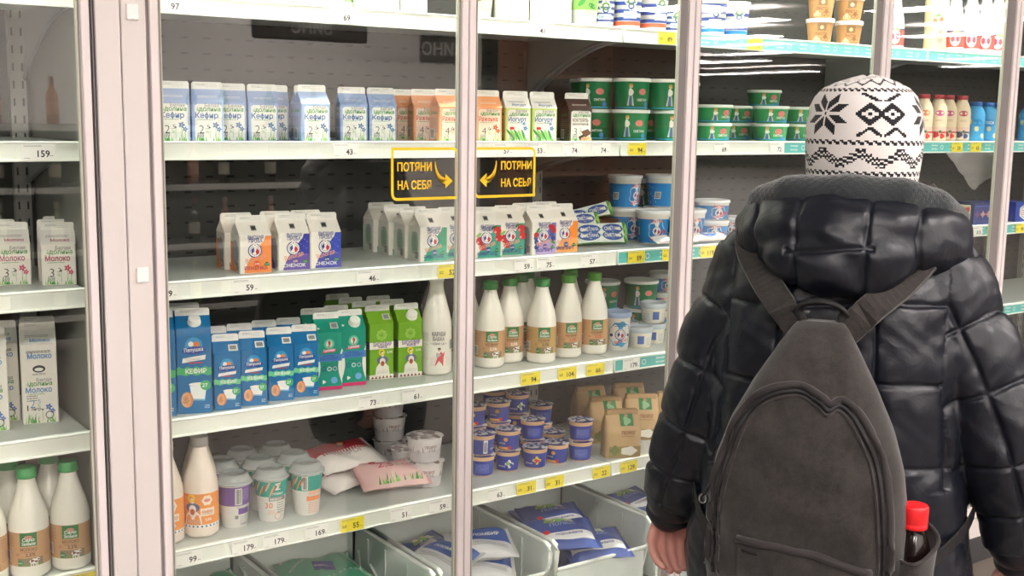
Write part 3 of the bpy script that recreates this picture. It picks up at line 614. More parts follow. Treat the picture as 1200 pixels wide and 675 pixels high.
def straw(D, b): D.rect(-.105, .02, .105, .075, mat('#d8524a', .45), 1); D.rect(-.105, .073, .105, .078, NAVY, 2); D.disc(.0, .05, .018, WHITE, 3, 18, ry=.026); D.text('Для', 0, .052, .012, PURPLE, 4, bold=.02); D.text('уют', 0, .040, .012, PURPLE, 4, bold=.02); D.disc(.004, .074, .012, LGREEN, 4, 10, ry=.005)
P_straw = lathe_thing('yogurt_bottle', [('bottle_body', [(.025, 0), (.034, .003), (.036, .01), (.035, .085), (.033, .11), (.024, .15), (.018, .185), (.016, .205)], mat('#e6ecf2', .35), straw), ('screw_cap', [(.018, .203), (.018, .217), (.016, .219)], mat('#e9e9ea', .4), None)])
LB = mat('#3fa2dc', .38)
def tosi(word):
    def f(D, b):
        for i in range(7): D.disc(-.07+.024*i, .02+.025*((i*3) % 4), .008, mat('#e6dcae'), 2, 12, ry=.010)
        D.blob(.004, .066, .016, mat('#1f86c8'), 3, 2, .2)
        if word: D.text('ТОСИ', .002, .062, .015, WHITE, 5, bold=.04, fit=.034)
    return f
TP = [(.026, 0), (.034, .003), (.036, .01), (.034, .045), (.035, .08), (.034, .10), (.026, .118), (.021, .124), (.02, .128)]
P_tosi = [lathe_thing('yogurt_drink_bottle', [('bottle_body', TP, LB, tosi(w)), ('screw_cap', [(.0225, .126), (.0225, .139), (.021, .141)], mat('#2f6fc0', .4), None)]) for w in (False, True)]
P_blueLidCup = tub('sour_cream_cup', .038, .047, .085, mat('#f0f0ea', .4), lambda D, R, h: (D.rect(-.05, h*.5, .05, h*.9, NAVY, 1), D.blob(.01, h*.5, .014, LGREEN, 2, 4, .2)), 'flat', mat('#5a86d0', .35))
# ---- bags
def pillow(name, L, W, T, m, deco=None, crimp=.012, seed=1, n=(22, 16), wr=.006, under=None):
    """flat lying bag: u along L (x), v along W (y), bulging up and down"""
    r = random.Random(seed); ph = [(r.uniform(20, 60), r.uniform(20, 60), r.uniform(0, 6)) for _ in range(5)]
    def h(u, v):
        a = max(0, 1-abs(2*u/(L-2*crimp))**3); c = max(0, 1-abs(2*v/W)**2.6)
        return T/2*(a**.55)*(c**.6)
    def wz(u, v): return sum(math.sin(p*u+q*v+k) for p, q, k in ph)*wr/3*min(1, h(u, v)/(T*.2))
    def shp(u, v):
        s = 1-.10*max(0, 1-abs(2*u/L)**2)*1.0; return (u, v*s*(1+.02*math.sin(u*90+seed)))
    def top(u, v, l=0):
        x, y = shp(u, v); return (x, y, T/2+h(u, v)+wz(u, v)+.0004+(.0010+.0004*l if l else 0))
    def bot(u, v):
        x, y = shp(u, v); return (x, y, T/2-h(u, v)*.98)
    t = thing(name); b = MB(); nu, nv = n
    b.rings([[top(-L/2+L*i/nu, -W/2+W*j/nv) for j in range(nv+1)] for i in range(nu+1)][::-1], m, False)
    b.rings([[bot(-L/2+L*i/nu, -W/2+W*j/nv) for j in range(nv+1)] for i in range(nu+1)], m, False)
    if deco: deco(Deco(b, top, .008), L, W)
    b.build('bag_film', t)
    return t
def crimps(D, L, W, m):
    for s in (-1, 1):
        for i in range(5): D.rect(s*(L/2-.002*i)-.0004, -W*.48, s*(L/2-.002*i)+.0004, W*.48, m, 3, 1, 6)
PINKB = mat('#eec6c2', .4)
def pink_deco(D, L, W):
    D.text('2,5', -.02, -.004, .034, mat('#d4506a'), 4, bold=.0, fit=.045); D.text('%', .012, .0, .016, LGREEN, 4); D.text('450', .038, .002, .018, mat('#e07a8a'), 4); D.flower(-.05, .028, .012, mat('#cf3f6a'), YELLOW, 5); D.grass(-.07, .07, -W*.44, .03, [LGREEN, GREEN], 22, 4); D.text('творог', .02, .028, .018, mat('#d98a90'), 4); crimps(D, L, W, mat('#e3b3b0'))
P_pinkBag = pillow('curd_bag', .19, .12, .045, PINKB, pink_deco, seed=3)
REDW = mat('#e6dfda', .4)
def redw_deco(D, L, W):
    D.rect(-L*.47, .005, L*.47, W*.46, mat('#b22a35', .4), 2, nv=5); D.blob(0, .03, .018, mat('#8d1f2a'), 4, 5, .2); D.disc(.0, .03, .009, mat('#d9a070'), 6, 12); D.text('ТВОРОГ', 0, -.02, .022, mat('#b9a8a4'), 4, bold=.03, fit=.10)
    for i in range(16): D.rect(-.07+.009*i, -.008, -.066+.009*i, .004, mat('#b22a35', .4), 3, 1)
    crimps(D, L, W, LGREY)
P_redBag = pillow('curd_bag', .20, .13, .04, REDW, redw_deco, seed=5)
BLUEBAG = mat('#35509e', .42)
def bluebag_deco(D, L, W):
    D.text('ПОЛЮС', .0, .004, .020, mat('#9fb2dd'), 5, bold=.02)
    for i, (u, v, c) in enumerate(((-.02, .035, mat('#e9e4c8')), (-.005, .03, LGREEN), (.006, .037, mat('#d8cf8a')), (.018, .03, mat('#cfd6c2')), (-.03, .028, mat('#88a85a')))): D.blob(u*1.2, v+.008, .016, c, 5+i % 2, 4, .25, seed=i)
    D.rect(-L*.44, -.056, L*.44, -.024, mat('#e9e8ea', .4), 3, nv=5); D.text('мороженое', .01, -.038, .013, NAVY, 5, fit=.08); D.disc(-.055, -.02, .010, RED, 6, 16); crimps(D, L, W, mat('#2a4186'))
P_blueBag = pillow('cheese_bag', .20, .16, .05, BLUEBAG, bluebag_deco, seed=7)
GBAG = mat('#5fae8a', .4)
def gbag_deco(D, L, W):
    for i in range(6):
        x = -L*.42+L*.16*i; D.poly([(x, -W*.45), (x+.007, -W*.45), (x+.06, W*.45), (x+.053, W*.45)], mat('#d9e6dc', .4), 3); D.poly([(x+.05, -W*.45), (x+.057, -W*.45), (x+.004, W*.45), (x-.003, W*.45)], mat('#c3dccb', .4), 4)
    D.fan((0, 0), [(-.03, -.02), (.03, -.025), (.035, .02), (-.025, .025)], NAVY, 5); D.text('КЛИНОК', 0, -.006, .015, WHITE, 7, fit=.05); D.text('КЛИНОК', -.06, .03, .012, mat('#d9e6dc'), 6, rot=.5)
P_greenBag = pillow('cheese_bag', .22, .18, .06, GBAG, gbag_deco, seed=9)
WBAG = mat('#dcdcde', .38)
def wbag_deco(D, L, W): D.rect(-L*.3, -W*.1, L*.45, W*.42, mat('#1f4fa0', .42), 3, nv=6); D.text('ПЛОМБИР', .01, W*.08, .018, WHITE, 5, bold=.03, fit=.09); D.lines(-.05, -W*.2, .12, 3, GREY, .006, 4, 2, .002); crimps(D, L, W, LGREY)
P_whiteBag = pillow('cheese_bag', .19, .14, .055, WBAG, wbag_deco, seed=11)
STK = mat('#3f8a3a', .4)
def stick_deco(D, L, W):
    D.rect(-L*.44, -W*.46, L*.44, W*.46, mat('#e6ebe4', .4), 2, 12, 4)
    for u in (-L*.22, L*.22): D.disc(u, 0, L*.2, mat('#1d4f9c', .4), 4, 22, ry=W*.36); D.text('СМЕТАНА', u, -.006, .016, WHITE, 6, bold=.04, fit=L*.33)
    for s in (-1, 0, 1): D.poly([(s*L*.44-.012, -W*.4), (s*L*.44, 0), (s*L*.44-.012, W*.4)], LGREEN, 4); D.poly([(s*L*.44+.012, W*.4), (s*L*.44, 0), (s*L*.44+.012, -W*.4)], LGREEN, 4)
P_stick = pillow('sour_cream_pouch', .17, .046, .020, STK, stick_deco, seed=13, n=(26, 8), wr=.0015)
def stick2_deco(D, L, W):
    D.rect(-L*.44, -W*.46, L*.44, W*.46, mat('#e9e6e6', .4), 2, 12, 4); D.disc(0, 0, L*.2, mat('#2f62b0', .4), 4, 22, ry=W*.36); D.text('СМЕТАНА', 0, -.005, .013, WHITE, 6, bold=.04, fit=L*.3)
    for s in (-1, 1): D.poly([(s*L*.3-.02, -W*.45), (s*L*.3+.01, -W*.45), (s*L*.3+.02, W*.45), (s*L*.3-.01, W*.45)], RED, 4)
P_stick2 = pillow('sour_cream_pouch', .15, .045, .020, REDW, stick2_deco, seed=15, n=(22, 8), wr=.0015)
KB = mat('#c9a777', .6, bump=(60, .25))
def kraft_bag():
    t = thing('curd_bag'); b = MB(); W, D, H = .112, .07, .135; rows = []; n = 32; r = random.Random(4)
    for i in range(13):
        f = i/12; z = H*f; k = 1 if f < .65 else 1-.10*(f-.65)/.35; dd = 1+.06*math.sin(f*PI) if f < .62 else max(.10, 1-.9*(f-.62)/.38)
        row = []
        for j in range(n):
            a = 2*PI*j/n; c, s = math.cos(a), math.sin(a); e = .45
            x = math.copysign(abs(c)**e, c)*W/2*k; y = math.copysign(abs(s)**e, s)*D/2*dd
            row.append((x*(1+.015*math.sin(z*120+j)), y*(1+.03*math.sin(z*90+j*2)), z))
        rows.append(row)
    b.rings(rows, KB, True, (True, True))
    def M(u, v, l):
        f = v/H; dd = 1+.06*math.sin(f*PI) if f < .62 else max(.10, 1-.9*(f-.62)/.38); return (u, -D/2*dd*(1+.03)-.0006-.0003*l, v)
    De = Deco(b, M, .008); De.rect(-.010, .095, .030, .131, mat('#2f7a3a', .5), 2, 4, 5); De.blob(.010, .108, .011, mat('#8fc08a'), 4, 3, .2); De.disc(.01, .122, .006, mat('#b98a6a'), 4, 10, ry=.004)
    De.text('ТВОРОГ', .012, .072, .014, mat('#8d5a3a'), 3, bold=.03, fit=.045); De.lines(-.01, .066, .04, 1, BROWN, h=.0012); De.blob(.014, .022, .024, mat('#e6e2d6'), 4, 5, .1, ry=.013); De.rect(-.045, .004, .05, .036, mat('#9a824e', .6), 2, 8, 3); De.blob(-.028, .024, .014, mat('#6e7a3a', .6), 3, 4, .2)
    b.build('bag_paper', t)
    f = MB(); f.cbox(-W*.43, W*.43, -.010, .010, H-.012, H+.004, mat('#bd9a6a', .6), .003); f.build('rolled_top', t)
    return t
P_kraftBag = kraft_bag()
def carton_box(name, W, D, H, c1, deco):
    t = thing(name); b = MB(); b.cbox(-W/2, W/2, -D/2, D/2, 0, H, mat(c1, .4), .0015); deco(Deco(b, flatM(-D/2)), W, H); b.build('box_body', t)
    f = MB(); f.box(-W/2+.001, W/2-.001, -D/2+.001, -D/2+.012, H, H+.0008, mat(c1, .4)); f.build('tuck_flap', t); return t
P_fruitBox = carton_box('dessert_box', .13, .06, .075, '#c9cfa8', lambda D, W, H: (D.rect(-W*.48, .004, 0, H*.95, mat('#c8b79a'), 1), D.blob(-.012, H*.5, .022, mat('#e6a05a'), 2, 4, .2), D.disc(-.045, H*.4, .012, BROWN, 2, 12), D.rect(.018, H*.68, .058, H*.9, RED, 2), D.rect(.018, H*.4, .058, H*.6, GREEN, 2), [D.disc(.024+.014*i, H*.2, .005, RED, 2, 8) for i in range(3)]))
P_navyBox = carton_box('dessert_box', .14, .06, .075, '#1c2c78', lambda D, W, H: [D.blob(-.05+.03*i, H*.5, .010, mat(['#7a4a72', '#c0908a', '#c88a8a', '#6a4a7a'][i]), 2, 4, .3) for i in range(4)]+[D.rect(-W*.45, H*.86, W*.45, H*.93, mat('#3a55a8'), 1)])
P_hexBox = carton_box('dessert_box', .14, .06, .075, '#2040a0', lambda D, W, H: (D.fan((-.02, H*.5), [(-.02+.03*math.cos(PI/6+PI/3*i), H*.5+.03*math.sin(PI/6+PI/3*i)) for i in range(6)], WHITE, 2), D.ring(-.02, H*.5, .020, .022, NAVY, 3), D.lines(-.034, H*.6, .028, 3, RED, .008, 4, 2, .003)))
# ================================================================== COOLERS
ZS = {0: 1.839, 1: 1.530, 2: 1.225, 3: .915, 4: .610}
YS, YB, YG = 2.5, 2.93, 2.375
FRAME = mat('#ddd4d2', .42, spec=.35); FRAME2 = mat('#d3ccc8', .45); GASK = mat('#77716f', .6); DARKG = mat('#3a3a3a', .6); DECK = mat('#d3d9d4', .35); RAIL = mat('#eef0e6', .35); BEIGE = mat('#b9b8a8', .45)
def slots(nt, b, out):
    tc = N(nt, 'ShaderNodeTexCoord'); sp = N(nt, 'ShaderNodeSeparateXYZ'); nt.links.new(tc.outputs['Object'], sp.inputs[0])
    def band(sock, per, w, off):
        a = N(nt, 'ShaderNodeMath', operation='ADD', i_1=off); nt.links.new(sock, a.inputs[0])
        m = N(nt, 'ShaderNodeMath', operation='PINGPONG', i_1=per/2); nt.links.new(a.outputs[0], m.inputs[0])
        l = N(nt, 'ShaderNodeMath', operation='LESS_THAN', i_1=w/2); nt.links.new(m.outputs[0], l.inputs[0]); return l
    x = band(sp.outputs['X'], .0578, .019, .01); z = band(sp.outputs['Z'], .0389, .0048, .012)
    mu = N(nt, 'ShaderNodeMath', operation='MULTIPLY'); nt.links.new(x.outputs[0], mu.inputs[0]); nt.links.new(z.outputs[0], mu.inputs[1])
    mx = N(nt, 'ShaderNodeMix', data_type='RGBA'); mx.inputs[6].default_value = lin('#40403e'); mx.inputs[7].default_value = lin('#060606')
    nt.links.new(mu.outputs[0], mx.inputs[0]); nt.links.new(mx.outputs[2], b.inputs['Base Color']); b.inputs['Roughness'].default_value = .5
SLOT = node_mat('perforated_panel', slots)
INNER = mat('#8b8b86', .5)
def cooler(x0, x1, label):
    t = thing('display_cooler', label, 'refrigerated cabinet', (x0, 0, 0))
    w = x1-x0
    b = MB(); b.box(-x0+x0, w, YB, YB+.05, .1, 2.2, SLOT); o = b.build('back_panel', t)
    b = MB(); b.cbox(0, w, YG-.02, YB+.05, 2.2, 2.42, FRAME2, .004); b.build('canopy', t)
    b = MB(); b.cbox(0, w, YG-.02, YB+.05, 0, .1, DARKG, .004); b.box(.0, w, YG-.02, YG+.05, .1, .17, FRAME2); b.build('plinth', t)
    for x in (0, w-.02):
        b = MB(); b.box(x, x+.02, YG+.03, YB, .1, 2.2, INNER); b.build('side_panel', t)
    n = max(1, int(round(w/1.345)))
    for i in range(n+1):
        x = min(max(.03, w*i/n), w-.05); b = MB(); b.box(x-.018, x+.018, YB-.022, YB-.001, .12, 2.19, mat('#9a9a96', .5))
        for k in range(50):
            z = .16+.04*k; b.box(x-.012, x-.008, YB-.0226, YB-.0219, z, z+.018, INK); b.box(x+.008, x+.012, YB-.0226, YB-.0219, z, z+.018, INK)
        b.build('slotted_upright', t)
    b = MB(); b.box(.02, w-.02, YG+.05, YG+.075, 2.165, 2.195, emis('#f4fff2', 6.0, 'led_cover')); b.build('led_light', t)
    return t
XL0, XL1, XM0, XM1 = -1.3, .70, .775, 4.9
cooler(XL0, XL1, 'refrigerated display cabinet with grey slotted back, standing left of the wide white post')
cooler(XM0, XM1, 'long refrigerated display cabinet right of the wide white post, four glass doors')
BRK = mat('#a7a9a9', .45)
LEV = ['top', 'second', 'third', 'fourth', 'lowest']
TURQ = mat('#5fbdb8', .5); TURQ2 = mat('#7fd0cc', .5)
def shelf(x0, x1, lv, label, cyan=False, depth=.42, c0=.003):
    z = ZS[lv]; t = thing('shelf', label, 'shelf', (x0, YS, z), 0, None); w = x1-x0
    b = MB(); b.cbox(.002, w-.002, .012, depth, -.022, -.0015, DECK, .002)
    b.build('shelf_deck', t)
    b = MB(); b.cbox(0, w, -.003, .012, -.040, 0, RAIL, .0015); b.box(.001, w-.001, -.0042, -.0028, -.0045, -.0028, LGREY); b.box(.001, w-.001, -.006, -.003, -.0405, -.037, RAIL)
    b.build('price_rail', t)
    for x in (.01, w-.012):
        b = MB(); dr = .16 if lv == 0 else .085; q = [(.016, -.022), (depth, -.022), (depth, -.022-dr)]+[(depth-(depth-.016)*k/8, -.022-dr*(1-(k/8))**1.7-.014*(k/8)) for k in range(1, 9)]
        A = [(x, y, z_) for y, z_ in q]; B = [(x+.002, y, z_) for y, z_ in q]; n = len(q); b.poly(A, BRK); b.poly(B[::-1], BRK)
        for k in range(n): b.poly([A[k], B[k], B[(k+1) % n], A[(k+1) % n]], BRK)
        b.tube([(x+.001, y, z_) for y, z_ in q[2:]], .005, mat('#8d8f92', .4), 6); b.build('bracket', t)
    if cyan:
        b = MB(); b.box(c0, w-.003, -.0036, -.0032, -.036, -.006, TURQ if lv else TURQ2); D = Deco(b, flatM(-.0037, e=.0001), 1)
        k = 0; x = c0+.05
        while x < w-.08: D.text('больше', x, -.017, .009, WHITE, 1, 'L'); D.text('выгоды', x, -.029, .009, WHITE, 1, 'L'); D.ring(x+.058, -.021, .006, .008, WHITE, 1); x += .105
        b.build('promo_strip', t)
    return t
for lv in (0, 1, 2, 3, 4): shelf(-.60, .676, lv, 'white shelf behind the far left glass door, '+{0: 'highest, at the top picture edge', 1: 'empty, with a price tag of 159', 2: 'holding the small milk cartons', 3: 'holding the tall milk cartons', 4: 'holding the green capped milk bottles'}[lv])
txt = {0: 'brightly lit white shelf at the top edge, right of the wide post', 1: 'white shelf under the blue kefir cartons', 2: 'white shelf under the emblem cartons', 3: 'white shelf under the bright blue kefir cartons', 4: 'white shelf under the orange labelled bottles and pink bag'}
for lv in range(5): shelf(.80, 2.125, lv, txt[lv])
txt = {0: 'shelf with turquoise strip carrying orange curd paste cups', 1: 'shelf with turquoise strip carrying stacked green sour cream tubs', 2: 'shelf with turquoise strip carrying blue and white tubs', 3: 'shelf with turquoise strip right of the green capped bottles', 4: 'shelf beginning under the brown paper curd bags'}
for lv in range(5): shelf(2.131, 3.478, lv, txt[lv], lv < 4, c0={0: .24, 1: .64}.get(lv, .003))
txt = {0: 'shelf with turquoise strip under the tall strawberry yogurt bottles', 1: 'shelf with turquoise strip under the small blue drink bottles', 2: 'shelf with turquoise strip under the navy dessert boxes', 3: 'shelf hidden low behind the person in the dark jacket', 4: 'lowest shelf hidden behind the person in the dark jacket'}
for lv in range(5): shelf(3.484, 4.86, lv, txt[lv], True)
# ---- frames and doors
def fx(px, py=200, Y=YG-.03): return at_y(px, py, Y).x
def post(name, x0, x1, m, label, y0=YG-.032, y1=YG+.02, cat='post', z0=.1, z1=2.42):
    t = thing(name, label, cat, (x0, y0, 0)); b = MB(); b.cbox(0, x1-x0, 0, y1-y0, z0, z1, m, .003); b.build('post_face', t)
    b = MB(); b.box(.004, x1-x0-.004, .004, y1-y0, 0, z0+.002, DARKG); b.build('post_foot', t); return t
L = {k: fx(v) for k, v in dict(a=101.5, b=111.5, c=117, d=146.5, e=175.8, f=180.5, g=190).items()}
post('end_post', L['c'], L['d']-.0008, FRAME2, 'left half of the wide white post between two coolers')
post('end_post', L['d']+.0008, L['e'], FRAME2, 'right half of the wide white post, carrying two white clips')
t = thing('rubber_gasket', 'dark gap seal between the far left door and the wide white post', 'seal', (L['b'], YG-.025, 0)); b = MB()
b.box(0, L['c']-L['b'], 0, .03, .0, 2.3, DARKG); b.box(.003, L['c']-L['b']-.004, -.006, 0, .1, 2.3, GASK); b.build('seal_strip', t)
def clip(px, py, label):
    p = at_y(px, py, YG-.032); b = MB(); pp = [o for o in bpy.data.objects if o.name == 'end_post.001'][0]; b.cbox(-.012, .012, -.006, 0, -.0155, .0155, mat('#efeae6', .4), .002); b.box(-.004, .004, -.0065, -.006, -.0155, -.013, LGREY); o = b.build('plastic_clip', pp, p-pp.location); o['label'] = label
clip(154.5, 14, 'upper small white square plastic clip on the wide white post'); clip(166.5, 322, 'lower small white square plastic clip on the wide white post')
def door(x0, x1, label, sl, sr, hinge=None, sticker=None, dp=.016, sw=(.008, .008)):
    """glass door: stiles sl / sr wide; inner gasket profile on both sides"""
    z0, z1 = .18, 2.2; t = thing('glass_door', label, 'glass door', (x0, YG-.03, 0)); w = x1-x0
    for n_, a, c in (('door_stile', 0, sl), ('door_stile', w-sr, w)):
        b = MB(); b.cbox(a, c, 0, dp, z0, z1, FRAME, .0025); b.build(n_, t)
    for a, c in ((z0, z0+.045), (z1-.045, z1)):
        b = MB(); b.cbox(sl, w-sr, .001, dp-.001, a, c, FRAME, .0025); b.build('door_rail', t)
    for a, c in ((sl, sl+sw[0]), (w-sr-sw[1], w-sr)):
        b = MB(); b.box(a, c, .006, dp, z0+.045, z1-.045, BEIGE); b.box(a+.003, c-.002, .0055, .006, z0+.045, z1-.045, GASK); b.build('seal_profile', t)
    b = MB(); b.box(sl+.004, w-sr-.004, .008, .012, z0+.04, z1-.04, GLASS); b.build('glass_pane', t)
    if sticker: sticker(t, w)
    return t
SY = mat('#f4c519', .45)
def sticker(right):
    def f(t, w):
        zc = at_y(497, 203, YG).z; sw, sh = .182, .122; x0 = (w-.018-sw-.003) if right else .021
        b = MB(); D = Deco(b, flatM(.0078, x0, zc-sh/2, .0002), 1); r = .016; th = .0065
        def rr(i, open_r):
            c = [(r, r, PI, 1.5*PI), (sw-r, r, 1.5*PI, 2*PI), (sw-r, sh-r, 0, .5*PI), (r, sh-r, .5*PI, PI)]; o = []
            for k, (cx, cy, a0, a1) in enumerate(c):
                rnd_ = (k in (0, 2)) if right else (k in (0, 2))
                if not right: rnd_ = k in (0, 2)
                for q in range(7):
                    a = a0+(a1-a0)*q/6; R_ = (r-i) if rnd_ else 0
                    ccx = cx if rnd_ else (i if cx < sw/2 else sw-i); ccy = cy if rnd_ else (i if cy < sh/2 else sh-i)
                    o.append((ccx+R_*math.cos(a), ccy+R_*math.sin(a)))
            return o
        A, B = rr(0, 0), rr(th, 0); n = len(A)
        b.add([D.M(u, v, 1) for u, v in A]+[D.M(u, v, 1) for u, v in B], [(i, (i+1) % n, n+(i+1) % n, n+i) for i in range(n)], SY)
        tx = .062 if right else sw-.058
        l2 = 'НА СЕБЯ' if right else 'НА СЕЬЯ'
        D.text('ПОТЯНИ', tx, .068, .027, SY, 2, bold=.03, fit=.092); D.text(l2, tx, .026, .027, SY, 2, bold=.03, fit=.090)
        s = 1 if right else -1; ax = sw-.064 if right else .064; pts = []; n = 12; C = []
        for i in range(n+1):
            a = PI+(PI/2)*i/n; wd = .0015+.006*i/n; C.append((.030+.030*math.cos(a), .088+.045*math.sin(a), wd))
        for i in range(n):
            (x1, y1, w1), (x2, y2, w2) = C[i], C[i+1]; q = [(ax+s*(x1-w1), y1-w1*.3), (ax+s*(x1+w1*.6), y1+w1), (ax+s*(x2+w2*.4), y2+w2), (ax+s*(x2-w2*.4), y2-w2)]
            D.poly(q if s < 0 else q[::-1], SY, 2)
        q = [(ax+s*.028, .060), (ax+s*.028, .026), (ax+s*.048, .043)]; D.poly(q if s < 0 else q[::-1], SY, 2)
        o = b.build('sticker', t); o['label'] = 'yellow outlined sticker with an arrow and lettering'
    return f
M1 = fx(548.5); M2 = fx(808.5); M3 = fx(1031); M4 = fx(1182)
door(-.50, L['b']-.0005, 'far left glass door, cut off by the picture edge', .03, L['b']-L['a'])
door(L['f'], M1-.0015, 'glass door right of the wide white post, arrow sticker pointing right', L['g']-L['f'], .018, sticker=sticker(True))
door(M1+.0015, M2-.002, 'glass door with an arrow sticker pointing left, over green capped bottles', .018, .020, sticker=sticker(False), sw=(.008, .030))
door(M2+.002, M3-.002, 'glass door left of the patterned hat', .018, .020, sw=(.008, .034)); door(M3+.002, M4-.002, 'glass door right of the patterned hat, before blue drink bottles', .020, .020, sw=(.008, .05))
door(M4+.002, XM1-.03, 'glass door at the right edge of the picture', .018, .03)
t = thing('door_gasket', 'dark seal strip beside the wide white post, left of the arrow door', 'seal', (L['e'], YG-.02, 0)); b = MB(); b.box(.0005, L['f']-L['e']-.0005, 0, .03, .0, 2.3, mat('#8f8886', .6)); b.build('seal_strip', t)
# ================================================================== STOCK
def P(proto, px, py, lv, rot, label, group, D=.07, Yf=None, dz=0, cat=None):
    """stand a product on shelf lv: (px, py) is the middle of its front foot; Yf gives the depth where the shelf is seen edge-on"""
    z = ZS[lv]-.0012; rz = math.radians(rot)
    p = at_z(px, py, z) if Yf is None else at_y(px, py, Yf)
    if p.y-0 < YS+.006: p.y = YS+.006
    return put(proto, (p.x-math.sin(rz)*D/2, p.y+math.cos(rz)*D/2, z+dz), rz, label, group, cat)
def PB(proto, o, k, label, group, dx=0, gap=.003, D=.07, rot=None, cat=None):
    """k-th copy straight behind a placed product"""
    x, y, z = o.location; return put(proto, (x+dx, y+k*(D+gap), z), o.rotation_euler[2]+(rot or 0), label, group, cat)
MC, KC = 'milk carton', 'kefir carton'
# far left door
g = 'small milk cartons'; a = P(P_milk05, 17, 334, 2, -8, 'small white milk carton with purple lettering, left one of two', g, cat=MC)
PB(P_milk05, a, 1, 'small milk carton behind the left small white milk carton', g, dx=-.01, cat=MC)
a = P(P_milk05, 70, 334, 2, -14, 'small white milk carton with purple lettering nearest the wide post', g, cat=MC)
PB(P_milk05, a, 1, 'small milk carton behind the one nearest the wide post', g, dx=.01, cat=MC); PB(P_milk05, a, 2, 'third small milk carton back from the one nearest the wide post', g, dx=.04, cat=MC)
g = 'tall milk cartons'; a = P(P_milk1, 48, 496, 3, -12, 'tall white milk carton with blue lettering nearest the wide post', g, cat=MC); PB(P_milk1, a, 1, 'tall milk carton right behind the one nearest the wide post', g, dx=.018, cat=MC)
a = P(P_milk1, -10, 506, 3, -10, 'tall white milk carton cut off by the left picture edge', g, cat=MC); PB(P_milk1, a, 1, 'tall milk carton behind the one cut off at the left edge', g, dx=.045, cat=MC)
g = 'milk bottles with green caps'; MBt = 'milk bottle'
for px, py, l in ((87, 674, 'brown labelled milk bottle with green cap nearest the wide post'), (36, 684, 'brown labelled milk bottle second from the wide post'), (-14, 690, 'brown labelled milk bottle cut off by the left picture edge')):
    a = P(P_milkB, px, py, 4, -16, l, g, D=.082, cat=MBt); PB(P_milkB, a, 1, 'milk bottle standing behind the '+l.replace('brown labelled milk bottle ', 'one ').replace('one with green cap', 'one'), g, D=.082, dx=-.02, cat=MBt)
# kefir row, second shelf
g = 'small pale blue kefir cartons'; Y1 = 2.53
def row1(proto, px, rot, label, g, cat, Yf=Y1, D=.07): return P(proto, px, 165, 1, rot, label, g, Yf=Yf, D=D, cat=cat)
row1(P_kefir05, 207, -20, 'pale blue kefir carton first from the wide post', g, KC); row1(P_kefir05, 241, -20, 'pale blue kefir carton second from the wide post', g, KC)
row1(P_kefir05, 272, -20, 'pale blue kefir carton third from the wide post, dulled by a reflection', g, KC, 2.60); row1(P_kefir05, 309, -19, 'pale blue kefir carton fourth from the wide post', g, KC, 2.59)
row1(P_kefir05, 336, -19, 'pale blue kefir carton half hidden left of the largest one', g, KC, 2.62); a = row1(P_kefir05, 371, -8, 'largest pale blue kefir carton, nearest the glass', g, KC, 2.508); PB(P_kefir05, a, 1, 'kefir carton behind the largest pale blue one', g, dx=.02, cat=KC)
row1(P_kefir05, 415, -17, 'pale blue kefir carton just right of the largest one', g, KC, 2.60); row1(P_kefir05, 449, -17, 'pale blue kefir carton last of the row, beside the orange ones', g, KC, 2.59)
g = 'small orange cartons of baked milk'; RC = 'fermented milk carton'
row1(P_ryaz05, 478, -14, 'orange carton half hidden behind another beside the last pale blue one', g, RC, 2.70); row1(P_ryaz05, 500, -16, 'orange carton dulled by reflection, above the arrow sticker', g, RC, 2.62)
row1(P_ryaz05, 530, -8, 'orange carton touching the door frame left of it', g, RC, 2.515); row1(P_ryaz05, 573, -20, 'orange carton right of the door frame', g, RC)
g = 'light green yogurt cartons'; row1(P_yog05, 607, -20, 'light green yogurt carton, left of the pair', g, 'yogurt carton'); row1(P_yog05, 638, -21, 'light green yogurt carton, right of the pair', g, 'yogurt carton')
row1(P_choc05, 680, -16, 'dark chocolate milkshake carton with white panel', None, 'milkshake carton', 2.53)
# green tubs
g = 'green sour cream tubs'; ST = 'sour cream tub'
Z1 = ZS[1]-.0012
def stackT(proto, px, Y, lv, labels, h, rot=-30, gg=None, cat=ST, py=165, jit=0):
    p = at_y(px, py, Y); z = ZS[lv]-.0012
    for i, l in enumerate(labels): put(proto, (p.x+jit*i, Y, z+i*h), math.radians(rot+9*i), l, gg or g, cat)
hT = .0885
stackT(P_greenTub, 784, 2.57, 1, ['green sour cream tub in front, bottom of the stack beside the door frame', 'green sour cream tub topmost of the stack nearest the door frame'], hT, -22, jit=-.020)
stackT(P_greenTub, 743, 2.60, 1, ['green sour cream tub at bottom, second stack from the door frame', 'green sour cream tub on top, second stack from the door frame'], hT, -36)
stackT(P_greenTub, 715, 2.66, 1, ['green sour cream tub at bottom, right behind the chocolate carton', 'green sour cream tub on top, right of the chocolate carton'], hT, -60)
stackT(P_greenTub, 690, 2.78, 1, ['green sour cream tub at bottom, hidden behind the chocolate carton', 'green sour cream tub showing over the chocolate carton'], hT, -30)
stackT(P_greenTub, 764, 2.72, 1, ['green sour cream tub low between the two front stacks', 'green sour cream tub high between the two front stacks'], hT, -70)
stackT(P_greenTub, 797, 2.74, 1, ['green sour cream tub low behind the right front stack', 'green sour cream tub high behind the right front stack'], hT, -70)
g = 'low green sour cream tubs'; hS = .0545
stackT(P_greenTubS, 835, 2.58, 1, ['low green tub at shelf level, just right of the door frame', 'low green tub on top, just right of the door frame'], hS, -32)
stackT(P_greenTubS, 862, 2.72, 1, ['low green tub at shelf level, second stack from the door frame', 'low green tub on top, second stack from the door frame'], hS, -40)
stackT(P_greenTubS, 902, 2.58, 1, ['low green tub at the bottom of the pair left of the hat', 'low green tub on top of the pair left of the hat'], hS, -42)
